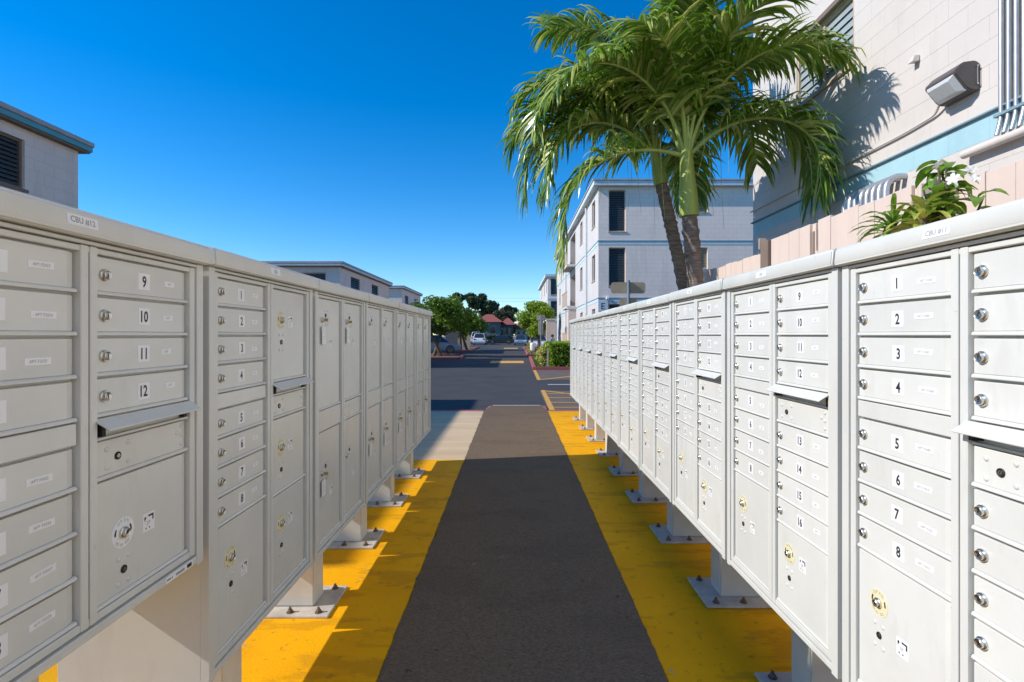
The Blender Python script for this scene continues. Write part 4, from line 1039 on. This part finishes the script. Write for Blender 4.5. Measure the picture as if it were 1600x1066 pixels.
mb = MB(); mb.lathe([(0, .10), (.5, .10), (.52, .02)], (0, 0, 0), 'z', 12); mb.build('post', 'hydrant_yellow', t)
mb = MB(); mb.lathe([(.36, .10), (.38, .155), (.80, .16), (.90, .12), (.94, .01)], (0, 0, 0), 'z', 14); mb.build('cover', 'sticker_white', t, smooth=50)

# ================================================================== VEHICLES
def car(label, paint, loc, rz, L=4.5, Wd=1.78, H=1.48, suv=False, group='parked cars'):
    t = thing('parked_car', label, 'car', loc, rz, group); hw = Wd / 2; l = L / 2; belt = H * .60
    prof = [(-l, .35), (-l + .03, .62), (-l + .12, belt * .98), (-l + 1.0, belt), (l - 1.25, belt * .99), (l - .35, belt * .82), (l - .05, belt * .68), (l, .45), (l - .08, .22), (-l + .08, .22)]
    MB().prism(prof, 'y', -hw, hw).build('body', paint, t, bevel=0.07, seg=3, smooth=40)
    rb = -l + (.18 if suv else .75); rf_ = l - 1.2
    a = [(rb - (.0 if suv else .25), belt - .01), (rf_ + .35, belt - .01), (rf_ - .45, H), (rb + .35, H)]
    mb = MB(); n = 4; vs = []
    for (x, z) in a:
        k = hw - .06 if z < H - .1 else hw - .26
        vs += [(x, -k, z), (x, k, z)]
    mb.add(vs, [(0, 2, 4, 6), (1, 7, 5, 3), (0, 1, 3, 2), (2, 3, 5, 4), (4, 5, 7, 6), (6, 7, 1, 0)])
    cb = mb.build('cabin', paint, t, bevel=0.05, seg=2, smooth=40)
    def lerp(p, q, u): return tuple(p[i] + (q[i] - p[i]) * u for i in range(3))
    def pane(c4, off):
        c = [sum(v[i] for v in c4) / 4 for i in range(3)]; q = [lerp(v, c, .14) for v in c4]
        q = [(v[0] + off[0], v[1] + off[1], v[2] + off[2]) for v in q]; MB().add(q, [(0, 1, 2, 3)]).build('window', 'glass_dark', cb)
    pane([vs[2], vs[3], vs[5], vs[4]], (.012, 0, .012)); pane([vs[0], vs[1], vs[7], vs[6]], (-.012, 0, .008))
    m0, m1 = lerp(vs[0], vs[2], .5), lerp(vs[6], vs[4], .5)
    n0, n1 = lerp(vs[1], vs[3], .5), lerp(vs[7], vs[5], .5)
    pane([vs[0], m0, m1, vs[6]], (0, -.012, .006)); pane([m0, vs[2], vs[4], m1], (0, -.012, .006)); pane([vs[1], n0, n1, vs[7]], (0, .012, .006)); pane([n0, vs[3], vs[5], n1], (0, .012, .006))
    for sx in (-l + .85, l - .85):
        for sy in (-1, 1):
            w = MB(); w.lathe([(-.10, .27), (-.10, .32), (-.07, .335), (.07, .335), (.10, .32), (.10, .27)], (0, 0, 0), 'y', 20); wo_ = w.build('wheel', 'rubber', t, (sx, sy * (hw - .09), .33), smooth=40)
            r2 = MB(); r2.lathe([(0, .26), (.012, .24), (.004, .06), (.012, .02)] if sy > 0 else [(0, .26), (-.012, .24), (-.004, .06), (-.012, .02)], (0, sy * .098, 0), 'y', 16); r2.build('rim', 'rim_metal', wo_)
    for sy in (-1, 1):
        MB().box(-.03, .03, -.17, .17, -.09, .09).build('tail_light', 'tail_red', t, (-l + .035, sy * (hw - .24), belt * .84), bevel=.02)
        MB().box(-.05, .04, -.19, .19, -.06, .06).build('headlight', 'head_clear', t, (l - .07, sy * (hw - .27), belt * .70), bevel=.02)
    return t
car('blue-grey sedan parked under the left street tree', 'car_blue', (-6.45, 41.5, RD), R(8), 4.5, 1.8, 1.45)
car('white sport utility car seen from behind, nearer of two white cars', 'car_white', (-5.15, 80.0, RD), R(90), 4.6, 1.9, 1.7, True)
car('white van-like car parked behind the nearer white car', 'car_white', (-6.4, 91.5, RD), R(90), 4.8, 1.95, 2.0, True)
car('black sedan seen side-on across the end of the lane', 'car_black', (-2.1, 84.5, RD), R(180), 4.3, 1.8, 1.42)
car('white car parked behind the hedge on the right', 'car_white', (2.35, 51.0, RD + .05), R(-90), 4.3, 1.75, 1.5, True)
car('small dark blue car at the end of the lane by the shrubs', 'car_blue', (0.95, 76.0, RD), R(-90), 4.2, 1.75, 1.5)

# ================================================================== PERSON behind the hedge
def person(label, loc, rz, h=1.45):
    t = thing('person', label, 'person', loc, rz); k = h / 1.75
    J = {'pel': (0, 0, .95), 'sp': (0, 0, 1.15), 'ch': (0, .01, 1.36), 'nk': (0, 0, 1.50), 'hd': (0, -.02, 1.62), 'tp': (0, -.02, 1.72)}
    ed = [('pel', 'sp'), ('sp', 'ch'), ('ch', 'nk'), ('nk', 'hd'), ('hd', 'tp')]; rad = {'pel': .15, 'sp': .14, 'ch': .155, 'nk': .055, 'hd': .09, 'tp': .07}
    for s, n in ((-1, 'l'), (1, 'r')):
        J.update({'sh' + n: (s * .19, 0, 1.42), 'el' + n: (s * .25, .03, 1.15), 'wr' + n: (s * .22, -.12, .95), 'ha' + n: (s * .21, -.16, .88), 'hi' + n: (s * .09, 0, .90), 'kn' + n: (s * .10, -.03, .50), 'an' + n: (s * .10, .02, .09), 'to' + n: (s * .11, -.15, .04)})
        ed += [('ch', 'sh' + n), ('sh' + n, 'el' + n), ('el' + n, 'wr' + n), ('wr' + n, 'ha' + n), ('pel', 'hi' + n), ('hi' + n, 'kn' + n), ('kn' + n, 'an' + n), ('an' + n, 'to' + n)]
        rad.update({'sh' + n: .065, 'el' + n: .05, 'wr' + n: .032, 'ha' + n: .035, 'hi' + n: .095, 'kn' + n: .062, 'an' + n: .042, 'to' + n: .038})
    ks = list(J); me = bpy.data.meshes.new('body'); me.from_pydata([tuple(c * k for c in J[q]) for q in ks], [(ks.index(a), ks.index(b)) for a, b in ed], [])
    o = ob('body', me, t); o.modifiers.new('skin', 'SKIN'); o.modifiers.new('sub', 'SUBSURF').levels = 2
    for i, q in enumerate(ks):
        sv = me.skin_vertices[0].data[i]; sv.radius = (rad[q] * k, rad[q] * k); sv.use_root = q == 'pel'
    dg = bpy.context.evaluated_depsgraph_get(); dg.update(); m2 = bpy.data.meshes.new_from_object(o.evaluated_get(dg)); o.modifiers.clear(); o.data = m2
    for m_ in ('shirt_blue', 'trouser_dark', 'skin'): m2.materials.append(M[m_])
    for p in m2.polygons:
        z = p.center.z / k; x = abs(p.center.x) / k
        p.material_index = 1 if z < .92 and x < .19 else 2 if z > 1.49 or (x > .19 and z < 1.1) else 0
        p.use_smooth = True
    mb = MB(); mb.lathe([(-.06, .085), (-.01, .102), (.05, .098), (.095, .06), (.11, .005)], (0, .012, 0), 'z', 14); mb.build('hair', 'hair_dark', t, (0, 0, 1.665 * k), smooth=60)
    return t
person('person in a blue shirt with dark hair standing behind the hedge', (2.42, 33.0, RD), R(40), 1.46)

# ================================================================== HOUSES beyond the lane
def house(label, x0, x1, y, wall_h, roof_h, wall, d=8, zb=RD):
    t = thing('house', label, 'house', (0, 0, 0), 0, 'red-roofed houses at the end of the lane')
    w_ = x1 - x0; hs_ = [(x0 + w_ * a, x0 + w_ * b, wall_h * .42, wall_h * .82) for a, b in ((.12, .34), (.58, .82))]
    mb = MB(); wall_panel(mb, 'y', y, -1, x0, x1, zb, wall_h, hs_, .12); box_shell(mb, x0, x1, y + .01, y + d, zb, wall_h, ('-y',)); mb.build('wall', wall, t)
    for h in hs_: window(t, 'y', y, -1, *h, depth=.1, frame='house_pale')
    o = .6; xm0, xm1 = x0 + w_ * .38, x0 + w_ * .62; ym = y + d / 2
    mb = MB(); mb.add([(x0 - o, y - o, wall_h), (x1 + o, y - o, wall_h), (x1 + o, y + d + o, wall_h), (x0 - o, y + d + o, wall_h), (xm0, ym, wall_h + roof_h), (xm1, ym, wall_h + roof_h)],
                      [(0, 1, 5, 4), (1, 2, 5), (2, 3, 4, 5), (3, 0, 4), (3, 2, 1, 0)]); mb.build('roof', 'roof_red', t)
house('blue-grey house with the tallest red hip roof, behind the white cars', -7.0, -2.6, 98, 3.8, 1.6, 'house_blue')
house('lower blue-grey house with red roof, middle of the row', -2.3, -0.2, 103, 3.4, 1.4, 'house_blue')
house('small pale house with red roof beside the round tree', 0.4, 2.8, 108, 2.6, 1.7, 'house_pale')
t = thing('hedge', 'dark low hedge in front of the red-roofed houses', 'hedge', (0, 0, 0))
MB().box(-7.6, -0.3, 94.3, 95.2, RD - .01, 1.1).build('core', 'leaf_dark', t); rn = random.Random(5)
hedge_leaves(-7.7, -0.2, 94.2, 95.3, 0, 1.25, 2500, .16, rn).build('leaves', 'leaf_dark', t, smooth='leaf')
for i, (x0, x1, y, h, lab) in enumerate(((-6.2, -5.1, 47.5, 1.75, 'beige low wall behind the left street trees'), (-4.9, -4.55, 55.0, 1.9, 'beige wall pier beside the white cars'), (-5.6, -5.2, 54.0, 1.9, 'beige wall pier nearer the trees'))):
    t = thing('garden_wall', lab, 'wall', (x0, y, RD)); MB().box(0, x1 - x0, 0, .3, 0, h).build('wall', 'trim_tan', t, bevel=.01); MB().box(-.04, x1 - x0 + .04, -.04, .34, h + .001, h + .07).build('coping', 'house_pale', t)
for i, z in enumerate((10.8, 11.6)):
    t = thing('utility_wire', ['lower overhead wire crossing the sky over the houses', 'upper overhead wire crossing the sky over the houses'][i], 'wire', (0, 0, 0), 0, 'overhead wires')
    mb = MB(); mb.tube([(-60 + 12 * k, 135, z - 0.8 + 0.0022 * (-60 + 12 * k) ** 2 * .25) for k in range(11)], 0.02, 4); mb.build('cable', 'wire_black', t)
rn = random.Random(77); cs = [(x + rn.uniform(-2, 2), rn.uniform(-3, 3), rn.uniform(0.8, 4.2), rn.uniform(1.6, 2.8)) for x in range(-90, 91, 2)]
mb = MB(); leaf_cloud(mb, [(x, 165 + y, z, r) for x, y, z, r in cs], 30000, .8, 78, .8)
tag(mb.build('distant_trees', 'leaf_dark', smooth='leaf'), 'dark mass of distant trees along the horizon behind the houses', 'trees', kind='stuff')
